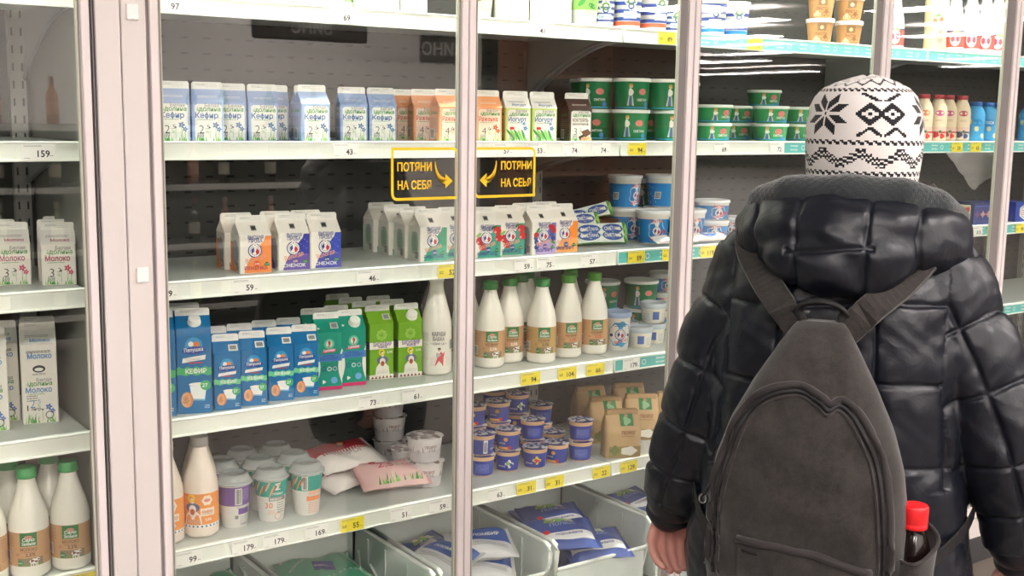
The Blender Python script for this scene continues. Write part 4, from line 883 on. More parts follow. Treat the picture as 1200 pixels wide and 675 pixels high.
stackT(P_greenTubS, 893, 2.76, 1, ['low green tub at the bottom of the tall back stack', 'low green tub in the middle of the tall back stack', 'low green tub crowning the tall back stack'], hS, -50)
stackT(P_greenTubS, 938, 2.60, 1, ['low green tub at the bottom, half covered by the hat', 'low green tub on top, half covered by the hat'], hS, -46)
# drinks right of the hat
stackT(P_blueLidCup, 1062, 2.62, 1, ['white sour cream cup with blue lid showing over the hat'], .1, -40, 'cups with blue lids', 'sour cream cup')
g = 'small yogurt bottles with red caps'; YBt = 'yogurt bottle'
for px, Y, k, l in ((1080, 2.545, 0, 'beige yogurt bottle with orange oval nearest the hat'), (1097, 2.545, 1, 'beige yogurt bottle second from the hat, pink oval'), (1111, 2.57, 1, 'beige yogurt bottle third from the hat'), (1124, 2.56, 2, 'beige yogurt bottle with dark berries beside the blue bottles')):
    stackT(P_yb[k], px, Y, 1, [l], .1, -42, g, YBt)
g = 'small blue drink bottles'
for px, Y, k, l in ((1139, 2.55, 0, 'blue drink bottle first from the yogurt bottles'), (1155, 2.57, 1, 'blue drink bottle with white word, middle of three'), (1168, 2.60, 0, 'blue drink bottle last of three before the door frame')): stackT(P_tosi[k], px, Y, 1, [l], .1, -46, g, 'drink bottle')
stackT(P_tosi[0], 1203, 2.56, 1, ['drink bottle cut off by the right picture edge'], .1, -60, g, 'drink bottle')
# top shelf
g = 'white kefir bottles on the top shelf'; KB_ = 'kefir bottle'
for i, (px, Y, pr) in enumerate(((300, 2.56, P_smallG), (324, 2.55, P_smallW), (343, 2.57, P_smallW), (364, 2.55, P_smallG), (382, 2.55, P_smallG), (400, 2.56, P_smallG), (420, 2.58, P_smallG), (436, 2.55, P_smallW), (455, 2.55, P_smallW), (474, 2.55, P_smallW), (250, 2.56, P_smallW), (275, 2.56, P_smallG))):
    put(pr, (at_y(px, 10, Y).x, Y, ZS[0]-.0012), math.radians(-20), ('%s bottle foot on the top shelf, %s' % ('white' if pr is P_smallW else 'pale green', ['far left', 'first of the white pair', 'second of the white pair', 'just right of the white pair', 'next after that pair\'s neighbour', 'left of tag 69\'s right edge', 'right above tag 69', 'leftmost of three white', 'middle of three white', 'rightmost of three white', 'near the wide post', 'second from the wide post'][i])), g, KB_)
def T0(proto, px, Y, rot, label, g, cat, dz=0): return put(proto, (at_y(px, 10, Y).x, Y, ZS[0]-.0012+dz), math.radians(rot), label, g, cat)
T0(P_leafCup, 570, 2.56, -28, 'beige yogurt cup with a leaf on the top shelf by the door frame', None, 'yogurt cup')
for px, l in ((596, 'white bottle overexposed on the top shelf, after the leaf cup'), (614, 'white bottle overexposed on the top shelf, second after the leaf cup'), (631, 'white bottle overexposed on the top shelf, third after the leaf cup'), (654, 'white bottle overexposed on the top shelf beside the green cup')): T0(P_smallW, px, 2.55, -25, l, 'white kefir bottles on the top shelf', KB_)
T0(P_bioCup, 680, 2.55, -30, 'white cup with green band and red letters on the top shelf', None, 'yogurt cup')
g = 'blue striped sour cream cups'; SC = 'sour cream cup'
T0(P_strS, 706, 2.57, -30, 'small blue striped cup next to the green banded cup', g, SC); T0(P_strO, 735, 2.56, -30, 'large blue striped cup with a red label on the top shelf', g, SC); T0(P_strO, 766, 2.56, -12, 'large blue striped cup with orange stripe beside the door frame', g, SC)
T0(P_strS, 790, 2.66, -30, 'small striped cup dim behind the door frame', g, SC)
T0(P_strB, 835, 2.56, -34, 'blue striped cup just right of the door frame, top shelf', g, SC); T0(P_strB, 862, 2.58, -34, 'blue striped cup second from the door frame, top shelf', g, SC)
g = 'orange curd paste cups'
for px, Y, z, l in ((962, 2.56, 0, 'orange paste cup at the bottom of the left stack above the hat'), (962, 2.56, .078, 'orange paste cup on top of the left stack above the hat'), (996, 2.56, 0, 'orange paste cup at the bottom of the right stack above the hat'), (996, 2.56, .078, 'orange paste cup on top of the right stack above the hat')): T0(P_pasta, px, Y, -40, l, g, 'curd paste cup', z)
T0(P_straw, 1049, 2.66, -44, 'pale bottle half hidden by the door frame, top right shelf', 'strawberry yogurt bottles', YBt); T0(P_bigYog, 1098, 2.56, -44, 'tall beige yogurt bottle with red base at top right', None, YBt)
for i, px in enumerate((1120, 1139, 1156, 1170)): T0(P_straw, px, 2.57, -46, 'tall white strawberry yogurt bottle, %s from the beige one' % ['first', 'second', 'third', 'fourth'][i], 'strawberry yogurt bottles', YBt)
# third shelf
EC = 'emblem carton'
g = 'white cartons with a round emblem'
a = P(P_eRyaz, 300, 320, 2, -6, 'white and orange emblem carton in front, left of the purple ones', g, cat=EC, D=.072); PB(P_eRyaz, a, 1, 'orange emblem carton directly behind the front orange one', g, D=.072, dx=-.005, cat=EC)
a = P(P_eSnow, 345, 316.5, 2, -8, 'white and purple emblem carton beside the orange one', g, cat=EC, D=.072); PB(P_eSnow, a, 1, 'emblem carton behind the first purple one', g, D=.072, cat=EC)
a = P(P_eSnow2, 382, 314, 2, -9, 'white and dark blue emblem carton, right of the purple one', g, cat=EC, D=.072); PB(P_eSnow2, a, 1, 'emblem carton behind the dark blue one', g, D=.072, dx=-.008, cat=EC)
a = P(P_eGreen, 510, 306, 2, -6, 'white and green emblem carton in front, under the arrow sticker', g, cat=EC, D=.072)
PB(P_eGreen, a, 1, 'green emblem carton second in the row back under the sticker', g, D=.072, dx=-.004, cat=EC); PB(P_eGreen, a, 2, 'green emblem carton third in the row back under the sticker', g, D=.072, dx=-.008, cat=EC); PB(P_eGreen, a, 3, 'green emblem carton last in the row back under the sticker', g, D=.072, dx=-.012, cat=EC)
P(P_eGreen, 544, 303, 2, -8, 'green emblem carton half covered by the door frame', g, cat=EC, D=.072)
a = P(P_eStraw, 572, 302.5, 2, -14, 'teal emblem carton with strawberries right of the door frame', g, cat=EC, D=.072); PB(P_eStraw, a, .35, 'teal strawberry emblem carton set back between two others', g, D=.072, dx=.075, cat=EC)
a = P(P_eForest, 634, 298.5, 2, -6, 'emblem carton with forest berries', g, cat=EC, D=.072); PB(P_eForest, a, 1, 'emblem carton behind the forest berry one', g, D=.072, dx=-.004, cat=EC)
a = P(P_eYog, 662, 295.5, 2, -12, 'emblem yogurt carton with bright orange side', g, cat=EC, D=.072); PB(P_eYog, a, 1, 'emblem carton behind the bright orange yogurt one', g, D=.072, cat=EC)
# pouches in their tray
zt = ZS[2]-.0012; p = at_z(700, 288, zt); tx, ty = p.x, p.y+.07
t = thing('cardboard_tray', 'low brown cardboard tray holding the green and blue pouches', 'cardboard tray', (tx+.01, ty+.03, zt), math.radians(-6)); b = MB(); CB = mat('#7a5640', .75)
b.box(-.11, .11, -.05, .11, 0, .003, CB); b.box(-.11, .11, .107, .11, .003, .075, CB); b.box(-.11, -.107, -.05, .107, .003, .06, CB); b.box(.107, .11, -.05, .107, .003, .07, CB); b.box(-.107, .107, .03, .033, .003, .062, CB); b.build('tray_body', t)
g = 'sour cream pouches'; PC = 'sour cream pouch'
for i, (dx, dy, dz, rz, l) in enumerate(((0, -.095, .022, 0, 'green and blue pouch at the bottom front of the cardboard tray'), (.004, -.088, .040, 1, 'green and blue pouch second from the bottom in the tray front'), (-.03, .0, .062, 3, 'green and blue pouch lying flat on top of the tray, left'), (.03, .01, .080, 12, 'green and blue pouch tilted highest on the tray'))):
    o = put(P_stick, (tx+.008+dx, ty+.03+dy, zt+dz), 0, l, g, PC); o.rotation_euler = (math.radians(62), math.radians(-rz), math.radians(-14))
for dx, px, py, l in ((0, 748, 282, 'red and white pouch lying in front of the tray, left'), (0, 782, 279, 'red and white pouch lying in front of the tray, right')):
    p = at_z(px, py, zt); o = put(P_stick2, (p.x, 2.525, zt+.010), 0, l, 'red and white pouches', PC); o.rotation_euler = (math.radians(20), 0, math.radians(-6))
g = 'blue sour cream tubs with an emblem'; hB = .0995
def stk(proto, px, py, lv, labels, h, rot, g, cat, D=.08, jit=(0, 0), Yf=None):
    z = ZS[lv]-.0012; p = at_z(px, py, z) if Yf is None else at_y(px, py, Yf); y = max(p.y, YS+.006)+D/2
    for i, l in enumerate(labels): put(proto, (p.x+jit[0]*i, y+jit[1]*i, z+h*i), math.radians(rot+12*i), l, g, cat)
stk(P_bearTub, 756, 280, 2, ['large blue tub at the bottom, right of the pouches', 'large blue tub on top, right of the pouches'], hB, -10, g, ST, .09, (-.004, 0), Yf=2.64); stk(P_bearTub, 775, 280, 2, ['large blue and white tub, front middle'], hB, -34, g, ST, .09, Yf=2.58)
stk(P_bearTub, 797, 277, 2, ['large blue tub at the bottom left of the door frame', 'large blue tub on top left of the door frame'], hB, 10, g, ST, .09, (.004, 0), Yf=2.62)
stk(P_greenTub, 768, 275, 2, ['green tub low behind the blue tubs', 'green tub in the middle behind the blue tubs'], .0885, -40, 'green tubs behind the blue ones', ST, .1, Yf=2.74)
stk(P_bearTub, 818, 274, 2, ['large blue tub just right of the door frame, third shelf'], hB, -20, g, ST, .09, Yf=2.56)
stk(P_bearTubS, 846, 281, 2, ['low blue and white tub at the bottom right of the door frame', 'low blue and white tub on top right of the door frame'], .0625, -38, g, ST, .1, Yf=2.56)
stk(P_bearTubS, 876, 277, 2, ['low blue tub half covered by the hood'], .0625, -70, g, ST, .1, Yf=2.60); stk(P_bearTubS, 800, 277, 2, ['low blue tub far back behind the frame', 'low blue tub far back on top'], .0625, -50, g, ST, .1, Yf=2.76)
for pr, px, l in ((P_fruitBox, 1122, 'dessert box with fruit picture right of the hood'), (P_navyBox, 1155, 'navy dessert box left of the door frame'), (P_hexBox, 1203, 'blue dessert box with white hexagon at the right edge')): P(pr, px, 265, 2, -6, l, 'dessert boxes on the third shelf', D=.06, Yf=2.52, cat='dessert box')
for px, l in ((1150, 'navy dessert box lying on top of the lower one, left'), (1176, 'navy dessert box on top behind the door frame')): P(P_navyBox, px, 265, 2, -6, l, 'dessert boxes on the third shelf', D=.06, Yf=2.60, dz=.0, cat='dessert box')
# fourth shelf
g = 'bright blue kefir cartons'
P(P_blueL, 192, 488, 3, -14, 'tall blue kefir carton half hidden by the wide post', g, cat=KC); a = P(P_blueL, 230, 484, 3, -17, 'tall blue kefir carton with a white screw cap', g, cat=KC)
PB(P_blueL, a, 1, 'tall blue kefir carton behind the capped front one', g, dx=.01, D=.075, cat=KC)
for px, py, l in ((267, 480.5, 'small blue kefir carton first after the tall one'), (298, 475.5, 'small blue kefir carton second after the tall one'), (330, 469.5, 'small blue kefir carton third after the tall one'), (360, 465, 'small blue kefir carton last before the teal cartons')):
    a = P(P_blueS, px, py, 3, -15, l, g, D=.063, cat=KC); PB(P_blueS, a, 1.6, l.replace('small blue kefir carton', 'dark blue carton set back behind the small one'), g, D=.063, dx=.01, cat=KC)
g = 'teal kefir cartons'; a = P(P_teal, 385, 457.5, 3, -12, 'teal kefir carton without cap, left of the capped one', g, cat=KC); PB(P_teal, a, 1, 'teal carton behind the teal one without cap', g, cat=KC, dx=-.01)
a = P(P_tealC, 412, 452.5, 3, -10, 'teal kefir carton with white screw cap', g, cat=KC); PB(P_tealC, a, 1, 'teal carton behind the capped teal one', g, cat=KC)
g = 'grass green kefir cartons'; a = P(P_green, 451, 444.5, 3, -8, 'green kefir carton without cap, front left', g, cat=KC)
for k, w in ((1, 'second'), (2, 'third'), (3, 'fourth')): PB(P_green, a, k, 'green carton %s in the row behind the left front green one' % w, g, cat=KC, dx=-.004*k)
a = P(P_greenC, 479, 442, 3, -10, 'green kefir carton with white screw cap', g, cat=KC)
for k, w in ((1, 'second'), (2, 'third')): PB(P_green, a, k, 'green carton %s in the row behind the capped green one' % w, g, cat=KC, dx=.0)
P(P_clearB, 514, 441, 3, -22, 'glass clear kefir bottle with red figure print and white cap', None, D=.082, cat=KB_)
g = 'kefir bottles with green caps'
for pr, px, py, r, l, k in ((P_kefB, 576, 432.5, -26, 'green capped kefir bottle nearest the door frame', 1), (P_kefB2, 637, 427, -26, 'green capped kefir bottle with gold label and dark percent', 1), (P_kefB3, 669, 420.5, -22, 'green capped kefir bottle third of the front row', 0), (P_kefB3, 699, 416.5, -24, 'green capped kefir bottle at the right end of the row', 1)):
    a = P(pr, px, py, 3, r, l, g, D=.082, cat=KB_)
    if k: PB(pr, a, 1, l.replace('green capped kefir bottle', 'kefir bottle set behind the one'), g, D=.084, dx=-.02, cat=KB_)
P(P_kefB, 601, 423, 3, -20, 'kefir bottle standing back between the first two front ones', g, D=.082, cat=KB_, Yf=2.60); P(P_kefB2, 617, 419, 3, -24, 'kefir bottle farther back, left of the gold labelled one', g, D=.082, cat=KB_, Yf=2.69)
stk(P_cloud, 732, 411, 3, ['white yogurt cup with blue cloud print'], .1, -26, None, 'yogurt cup', .07)
g = 'pale cream cups with clear lids'; CC = 'cream cup'
stk(P_paleCup, 758, 408, 3, ['pale low cup in front, right of the cloud cup'], .06, -34, g, CC, .07); stk(P_paleCup, 773, 403, 3, ['pale low cup at the bottom beside the door frame', 'pale low cup on top beside the door frame'], .0625, -40, g, CC, .07, Yf=2.60); stk(P_paleCup, 742, 403, 3, ['pale low cup hidden behind the cloud cup'], .06, -34, g, CC, .07, Yf=2.66)
g = 'green tubs on the fourth shelf'; 
stk(P_greenTub, 735, 395, 3, ['green tub at the bottom behind the cloud cup', 'green tub rising above the cloud cup'], .0885, -30, g, ST, .1, Yf=2.68); stk(P_greenTub, 762, 395, 3, ['green tub at the bottom behind the pale cups', 'green tub on top behind the pale cups'], .0885, -50, g, ST, .1, Yf=2.70)
stk(P_bearTubS, 790, 392, 3, ['low blue tub deep behind the pale cups, bottom', 'low blue tub deep behind the pale cups, second', 'low blue tub deep behind the pale cups, third'], .0625, -60, 'blue tubs at the back', ST, .1, Yf=2.74)
# lowest shelf
g = 'bottles with orange labels'; FB = 'fermented milk bottle'
a = P(P_ryazB, 237, 631, 4, -24, 'fermented milk bottle with orange label, fully seen', g, D=.082, cat=FB); PB(P_ryazB, a, 1, 'orange labelled bottle behind the fully seen one', g, D=.084, dx=.03, cat=FB)
a = P(P_ryazB, 195, 640, 4, -24, 'orange labelled bottle half hidden by the wide post', g, D=.082, cat=FB); PB(P_ryazB, a, 1, 'orange labelled bottle behind the half hidden one', g, D=.084, dx=.0, cat=FB)
g = 'drink cups with clear domed lids'; DC = 'drink cup'
a = P(P_shake[0], 277, 621, 4, -12, 'purple drink cup with domed lid', g, D=.07, cat=DC); PB(P_shake[0], a, 1, 'purple drink cup behind the front purple one', g, D=.088, dx=.025, cat=DC)
a = P(P_shake[1], 319, 613, 4, -26, 'drink cup with swirls and number 30', g, D=.07, cat=DC); PB(P_shake[2], a, 1, 'drink cup behind the swirled cup', g, D=.088, dx=.0, cat=DC); PB(P_shake[1], a, 2, 'drink cup farther back behind the swirled cup', g, D=.088, dx=.01, cat=DC)
a = P(P_shake[2], 357, 606, 4, -18, 'teal and orange drink cup beside the red bags', g, D=.07, cat=DC); PB(P_shake[1], a, 1, 'drink cup behind the teal and orange one', g, D=.088, dx=-.0, cat=DC); PB(P_shake[2], a, 2, 'drink cup farthest back behind the teal one', g, D=.088, dx=.0, cat=DC)
z4 = ZS[4]-.0012
p = at_z(405, 580, z4); g = 'red and white curd bags'; CBg = 'curd bag'
put(P_redBag, (p.x+.02, p.y+.06, z4+.014), math.radians(20), 'red and white curd bag at the bottom of the pile', g, CBg).rotation_euler[0] = .22; put(P_redBag, (p.x+.035, p.y+.085, z4+.060), math.radians(8), 'red and white curd bag on top of the pile', g, CBg).rotation_euler[0] = .30; put(P_redBag, (p.x+.0, p.y+.205, z4), math.radians(14), 'red and white curd bag lying behind the pile', g, CBg)
p = at_z(468, 580, z4); put(P_pinkBag, (p.x+.005, p.y+.055, z4+.022), math.radians(-10), 'pink curd bag with green grass print', None, CBg).rotation_euler[0] = .34
g = 'white tubs with marbled lids'; CT = 'curd tub'; hW = .0682
stk(P_snowCup, 509, 572, 4, ['white marbled tub at the bottom of the front stack', 'white marbled tub on top of the front stack'], hW, -20, g, CT, .09, (-.003, .002)); stk(P_snowCup, 466, 545, 4, ['white marbled tub at the bottom of the back stack', 'white marbled tub on top of the back stack', 'white marbled tub crowning the back stack'], hW, -20, g, CT, .09, (-.002, .002)); stk(P_snowCup, 488, 556, 4, ['white marbled tub alone between the stacks'], hW, -10, g, CT, .09, Yf=2.70)
g = 'blue curd cups'; UC = 'curd cup'; hC = .0598
def cups(px, py, vs, labels, jit=(0, 0), Yf=None):
    z = z4; p = at_z(px, py, z) if Yf is None else at_y(px, py, Yf); y = max(p.y, YS+.006)+.031
    for i, (v, l) in enumerate(zip(vs, labels)): put(P_curd[v], (p.x+jit[0]*i, y+jit[1]*i, z+hC*i), math.radians(-24+7*i-8*v), l, g, UC)
cups(572, 559, (1, 0), ('blue cup at the bottom, first stack from the door frame', 'blue cup with barcode on top, first stack from the door frame')); cups(602, 553, (2, 4), ('blue cup at the bottom, second stack from the door frame', 'blue cup on top, second stack from the door frame'))
cups(635, 549, (3,), ('blue cup alone at the front, third from the door frame',)); cups(662, 544, (4,), ('blue cup alone at the front, fourth from the door frame',)); cups(687, 541, (1, 1), ('blue cup at the bottom of the stack beside the paper bags', 'blue cup on top of the stack beside the paper bags'))
cups(631, 538, (2, 1), ('blue cup low behind the third from the frame', 'blue cup on top behind the third from the frame'), Yf=2.615); cups(562, 540, (2, 1, 4), ('blue cup low in the back stack at the frame', 'blue cup mid in the back stack at the frame', 'blue cup high in the back stack at the frame'), Yf=2.66)
cups(590, 538, (2, 1, 4), ('blue cup low in the second back stack', 'blue cup mid in the second back stack', 'blue cup high in the second back stack'), Yf=2.66); cups(612, 535, (1, 4, 2), ('blue cup low in the third back stack', 'blue cup mid in the third back stack', 'blue cup high in the third back stack'), Yf=2.71)
cups(655, 532, (1,), ('blue cup set back between the front cups and the paper bags',), Yf=2.66); cups(640, 528, (4, 1), ('blue cup deep behind, bottom', 'blue cup deep behind, top'), Yf=2.76); cups(585, 530, (4, 1, 2), ('blue cup deepest by the frame, bottom', 'blue cup deepest by the frame, middle', 'blue cup deepest by the frame, top'), Yf=2.78)
g = 'brown paper curd bags'
P(P_kraftBag, 731, 537, 4, -24, 'brown paper curd bag in front, fully seen', g, D=.075, cat=CBg); P(P_kraftBag, 712, 530, 4, -20, 'brown paper curd bag back left of the front one', g, D=.075, cat=CBg, Yf=2.66); P(P_kraftBag, 752, 528, 4, -30, 'brown paper curd bag back right of the front one', g, D=.075, cat=CBg, Yf=2.63)
P(P_kraftBag, 738, 522, 4, -24, 'brown paper curd bag directly behind the front one, second back', g, D=.075, cat=CBg, Yf=2.76); P(P_kraftBag, 790, 530, 4, -24, 'brown paper curd bag beside the dark sleeve', g, D=.075, cat=CBg, Yf=2.60); P(P_kraftBag, 695, 522, 4, -14, 'brown paper curd bag deepest on the left', g, D=.075, cat=CBg, Yf=2.79)
# ---- make sure no two packs stand inside one another: nudge the rear one of a touching pair
def settle():
    units = []; ext = {}
    for o in list(bpy.data.objects):
        if o.parent or o.name.split('.')[0] in ('curd_bag', 'cheese_bag', 'sour_cream_pouch') or 'label' not in o.keys() or 'group' not in o.keys() and o.get('category') not in ('milkshake carton', 'yogurt cup', 'kefir bottle', 'yogurt bottle') or o.get('category') in ('price tag', 'plastic bin', 'bag', 'shelf'): continue
        if not (2.45 < o.location.y < 2.95) or not o.children: continue
        key = o.children[0].data.name
        if key not in ext:
            c = [v.co for ch in o.children if ch.type == 'MESH' for v in ch.data.vertices]; x = max(abs(q.x) for q in c); y = max(abs(q.y) for q in c); ext[key] = (x, y, max(q.z for q in c), abs(x-y) < .004 and not o.name.split('.')[0].endswith('carton'))
        hx, hy, h, rd = ext[key]; a = o.rotation_euler[2]; e = .0008; loc = []
        if rd: loc = [((hx+e)*math.cos(2*PI*k/16), (hx+e)*math.sin(2*PI*k/16)) for k in range(16)]
        else: loc = [(sx*(hx+e)*math.cos(a)-sy*(hy+e)*math.sin(a), sx*(hx+e)*math.sin(a)+sy*(hy+e)*math.cos(a)) for sx, sy in ((1, 1), (-1, 1), (-1, -1), (1, -1))]
        it = (o, loc, o.location.z, o.location.z+h)
        for u in units:
            q = u[0][0].location
            if math.hypot(q.x-o.location.x, q.y-o.location.y) < .03 and all(it[2] >= w[3]-.012 or it[3]-.012 <= w[2] for w in u) and abs(q.z-o.location.z) < .29: u.append(it); break
        else: units.append([it])
    def mtv(A, B, pa, pb):
        best = None
        for P_ in (A, B):
            n = len(P_)
            for k in range(n):
                (x0, y0), (x1, y1) = P_[k], P_[(k+1) % n]; ax, ay = y1-y0, x0-x1; L_ = math.hypot(ax, ay); ax /= L_; ay /= L_
                a_ = [x*ax+y*ay for x, y in A]; b_ = [x*ax+y*ay for x, y in B]; d = pa[0]*ax+pa[1]*ay; g_ = pb[0]*ax+pb[1]*ay
                o1 = max(a_)+d-min(b_)-g_; o2 = max(b_)+g_-min(a_)-d
                if o1 <= 0 or o2 <= 0: return None
                m = (o1, ax, ay) if o1 < o2 else (o2, -ax, -ay)
                if best is None or m[0] < best[0]: best = m
        return best
    for it_ in range(120):
        moved = 0
        for i, U in enumerate(units):
            for V in units[i+1:]:
                if abs(U[0][0].location.x-V[0][0].location.x) > .16: continue
                m = None
                for a in U:
                    for b_ in V:
                        if a[2] < b_[3]-.004 and b_[2] < a[3]-.004:
                            q = mtv(a[1], b_[1], a[0].location, b_[0].location)
                            if q and (m is None or q[0] > m[0]): m = q
                if m is None: continue
                moved += 1; d, ax, ay = m; d = min(d, .02)+.0002
                back_v = V[0][0].location.y > U[0][0].location.y+.012; back_u = U[0][0].location.y > V[0][0].location.y+.012
                fv = .9 if back_v else (.1 if back_u else .5)
                for W_, sg in ((V, fv), (U, fv-1)):
                    for w in W_: w[0].location.x += ax*d*sg; w[0].location.y += ay*d*sg
        for U in units:
            lo = min(w[0].location.y+min(y for x, y in w[1]) for w in U); hi = max(w[0].location.y+max(y for x, y in w[1]) for w in U)
            dy = (YS+.004-lo) if lo < YS+.004 else ((YB-.024-hi) if hi > YB-.024 else 0)
            for w in U: w[0].location.y += dy
        if not moved: break
    # a pack with no room left behind the others is taken off the shelf
    gone = 0
    for i in range(len(units)-1, -1, -1):
        for V in units[:i]:
            if units[i] and V and any(a[2] < b_[3]-.004 and b_[2] < a[3]-.004 and (mtv(a[1], b_[1], a[0].location, b_[0].location) or (0,))[0] > .006 for a in units[i] for b_ in V):
                W_ = units[i] if units[i][0][0].location.y > V[0][0].location.y else V
                for w in W_:
                    for c in list(w[0].children): bpy.data.objects.remove(c)
                    bpy.data.objects.remove(w[0]); gone += 1
                W_.clear(); break
    print('settle: rounds', it_, 'still touching', moved, 'taken away', gone)
settle()
# ---- bins with bags
BIN = mat('#dfe6e0', .35, spec=.5)
def make_bin():
    t = thing('plastic_bin'); b = MB(); W, Y0, Y1, Z0, Z1, ZF = .354, 0, .43, 0, .20, .115; w = W/2; q = .010
    bot = (w-.02, .02, Y1-.02)
    def side(s):
        o = [(s*w, Y0+.012, ZF), (s*w, Y0+.004, ZF+.03), (s*w, Y0, Z1-.02), (s*w, Y0+.02, Z1), (s*w, Y1, Z1), (s*(w-.018), Y1-.018, Z0), (s*(w-.018), Y0+.03, Z0)]
        i = [(x-s*.005, y, z) for x, y, z in o]; n = len(o)
        b.poly(o, BIN); b.poly(i[::-1], BIN)
        for k in range(n): b.poly([o[k], i[k], i[(k+1) % n], o[(k+1) % n]], BIN)
        for yy in (.12, .24, .34): b.box(s*(w-.012)-.002, s*(w-.012)+.002, yy, yy+.010, .02, Z1-.012, BIN)
    side(-1); side(1)
    b.box(-w+.019, w-.019, Y1-.008, Y1-.003, 0, Z1, BIN); b.box(-w+.014, w-.014, .018, .024, 0, ZF, BIN); b.box(-w+.019, w-.019, .024, Y1-.008, 0, .004, BIN); b.build('bin_body', t, recalc=False)
    r = MB(); r.tube([(-w+.012, .018, ZF-.002), (-w+.003, .012, ZF+.006), (-w, .004, ZF+.03), (-w, 0, Z1-.022), (-w, .006, Z1-.006), (-w, .022, Z1), (-w, Y1, Z1), (w, Y1, Z1), (w, .022, Z1), (w, .006, Z1-.006), (w, 0, Z1-.022), (w, .004, ZF+.03), (w-.003, .012, ZF+.006), (w-.012, .018, ZF-.002), (-w+.012, .018, ZF-.002)], .0065, mat('#eef1ea', .35), 8)
    r.build('bin_rim', t); return t
PBIN = make_bin()
ZB = .215; ZQ = .318; xb = [.975, 1.345, 1.722, 2.10, 2.475]
BL = ['leftmost white bin with green bags, beside the wide post', 'white bin under the red and pink bags, holding green bags', 'white bin crossed by the door frame, holding white and blue bags', 'white bin full of blue bags under the blue cups', 'white bin beside the dark sleeve, mostly hidden']
t = thing('bin_platform', 'low grey platform carrying the white bins', 'platform', (XM0+.03, YG+.09, .1)); b = MB(); b.cbox(0, 2.05, 0, .45, 0, ZB-.1-.001, mat('#7d8180', .5), .003); b.build('platform_box', t)
for x, l in zip(xb, BL): put(PBIN, (x, 2.475, ZB), 0, l, 'white plastic bins', 'plastic bin')
for x, l in zip(xb, BL):
    t = thing('cheese_heap', 'lower layer of bags filling the '+l.split(',')[0], 'bag heap', (x, 2.475, ZB+.0045)); t['kind'] = 'stuff'; b = MB(); r_ = random.Random(int(x*100)); bm_ = {0: GBAG, 1: GBAG, 2: WBAG}.get(xb.index(x), BLUEBAG)
    for i in range(6): b.ball((r_.uniform(-.08, .08), .09+.055*i, .038), .09, bm_, 14, 8, (.85, .6, .41))
    b.build('bag_film', t)
def bag(proto, x, y, z, rz, tilt, label, g):
    o = put(proto, (x, y, z), 0, label, g, 'bag'); o.rotation_euler = (math.radians(tilt+14), 0, math.radians(rz)); return o
zb = ZQ; g = 'blue bags in the bin'
bag(P_blueBag, 2.10, 2.80, zb, 80, 0, 'blue bag at the back of the bin, in shade', g); bag(P_blueBag, 2.13, 2.57, zb, -18, 0, 'blue bag at the bin front, nearest the glass', g); bag(P_blueBag, 2.07, 2.69, zb+.053, -14, 0, 'blue bag with white stripe on top of the bin pile', g); bag(P_blueBag, 2.02, 2.58, zb+.05, -22, 0, 'blue bag lowest left, cut by the picture bottom', g)
bag(P_blueBag, 2.46, 2.62, zb, -10, 0, 'blue bag in the bin beside the dark sleeve', g); bag(P_blueBag, 2.47, 2.79, zb+.0, 8, 0, 'blue bag at the back of the bin beside the dark sleeve', g)
g = 'white and blue bags'; bag(P_whiteBag, 1.75, 2.60, zb, -30, 0, 'white and blue bag lying low in the bin crossed by the frame', g); bag(P_whiteBag, 1.76, 2.62, zb+.055, -20, 0, 'white and blue bag topmost in the bin crossed by the frame', g); bag(P_blueBag, 1.69, 2.78, zb, 20, 0, 'bluish bag at the back of the bin crossed by the frame', g); bag(P_whiteBag, 1.63, 2.60, zb+.05, -70, 0, 'white bag leaning left in the bin crossed by the frame', g)
g = 'green bags'; bag(P_greenBag, 1.34, 2.64, zb, 8, 0, 'green patterned bag in the second bin', g); bag(P_greenBag, 1.345, 2.78, zb+.0, -5, 0, 'green patterned bag at the back of the second bin', g)
bag(P_greenBag, .98, 2.62, zb, -10, 0, 'green patterned bag in the leftmost bin, lower', g); bag(P_greenBag, .99, 2.66, zb+.062, 14, 0, 'green patterned bag in the leftmost bin, upper', g)
# ---- price tags
TY = mat('#f6e23c', .5); TW = mat('#f6f4ee', .5)
def price(px, py, lv, num, yellow, label, w=.064):
    p = at_y(px, py, YS-.007); t = thing('price_tag', label, 'price tag', (p.x, YS-.0062, ZS[lv]-.0205), 0, 'yellow price tags' if yellow else 'white price tags')
    b = MB(); b.box(-w/2, w/2, -.0006, 0, -.0175, .0155, TY if yellow else TW); b.build('tag_paper', t)
    d = MB(); D = Deco(d, flatM(-.0007, e=.0001), 1); D.text(num, .010, -.0105, .0185, INK, 1, bold=.035); D.lines(.022, -.0075, .006, 1, INK, h=.0012, l=1); D.lines(-w/2+.004, .0135, w*.55, 2, GREY, .0026, 1, lv+3)
    if yellow: D.lines(-w/2+.004, -.001, .012, 2, INK, .004, 1, 5, .0016)
    else: D.lines(-w/2+.004, -.0125, .012, 1, GREY, .003, 1)
    d.build('printing', t); return t
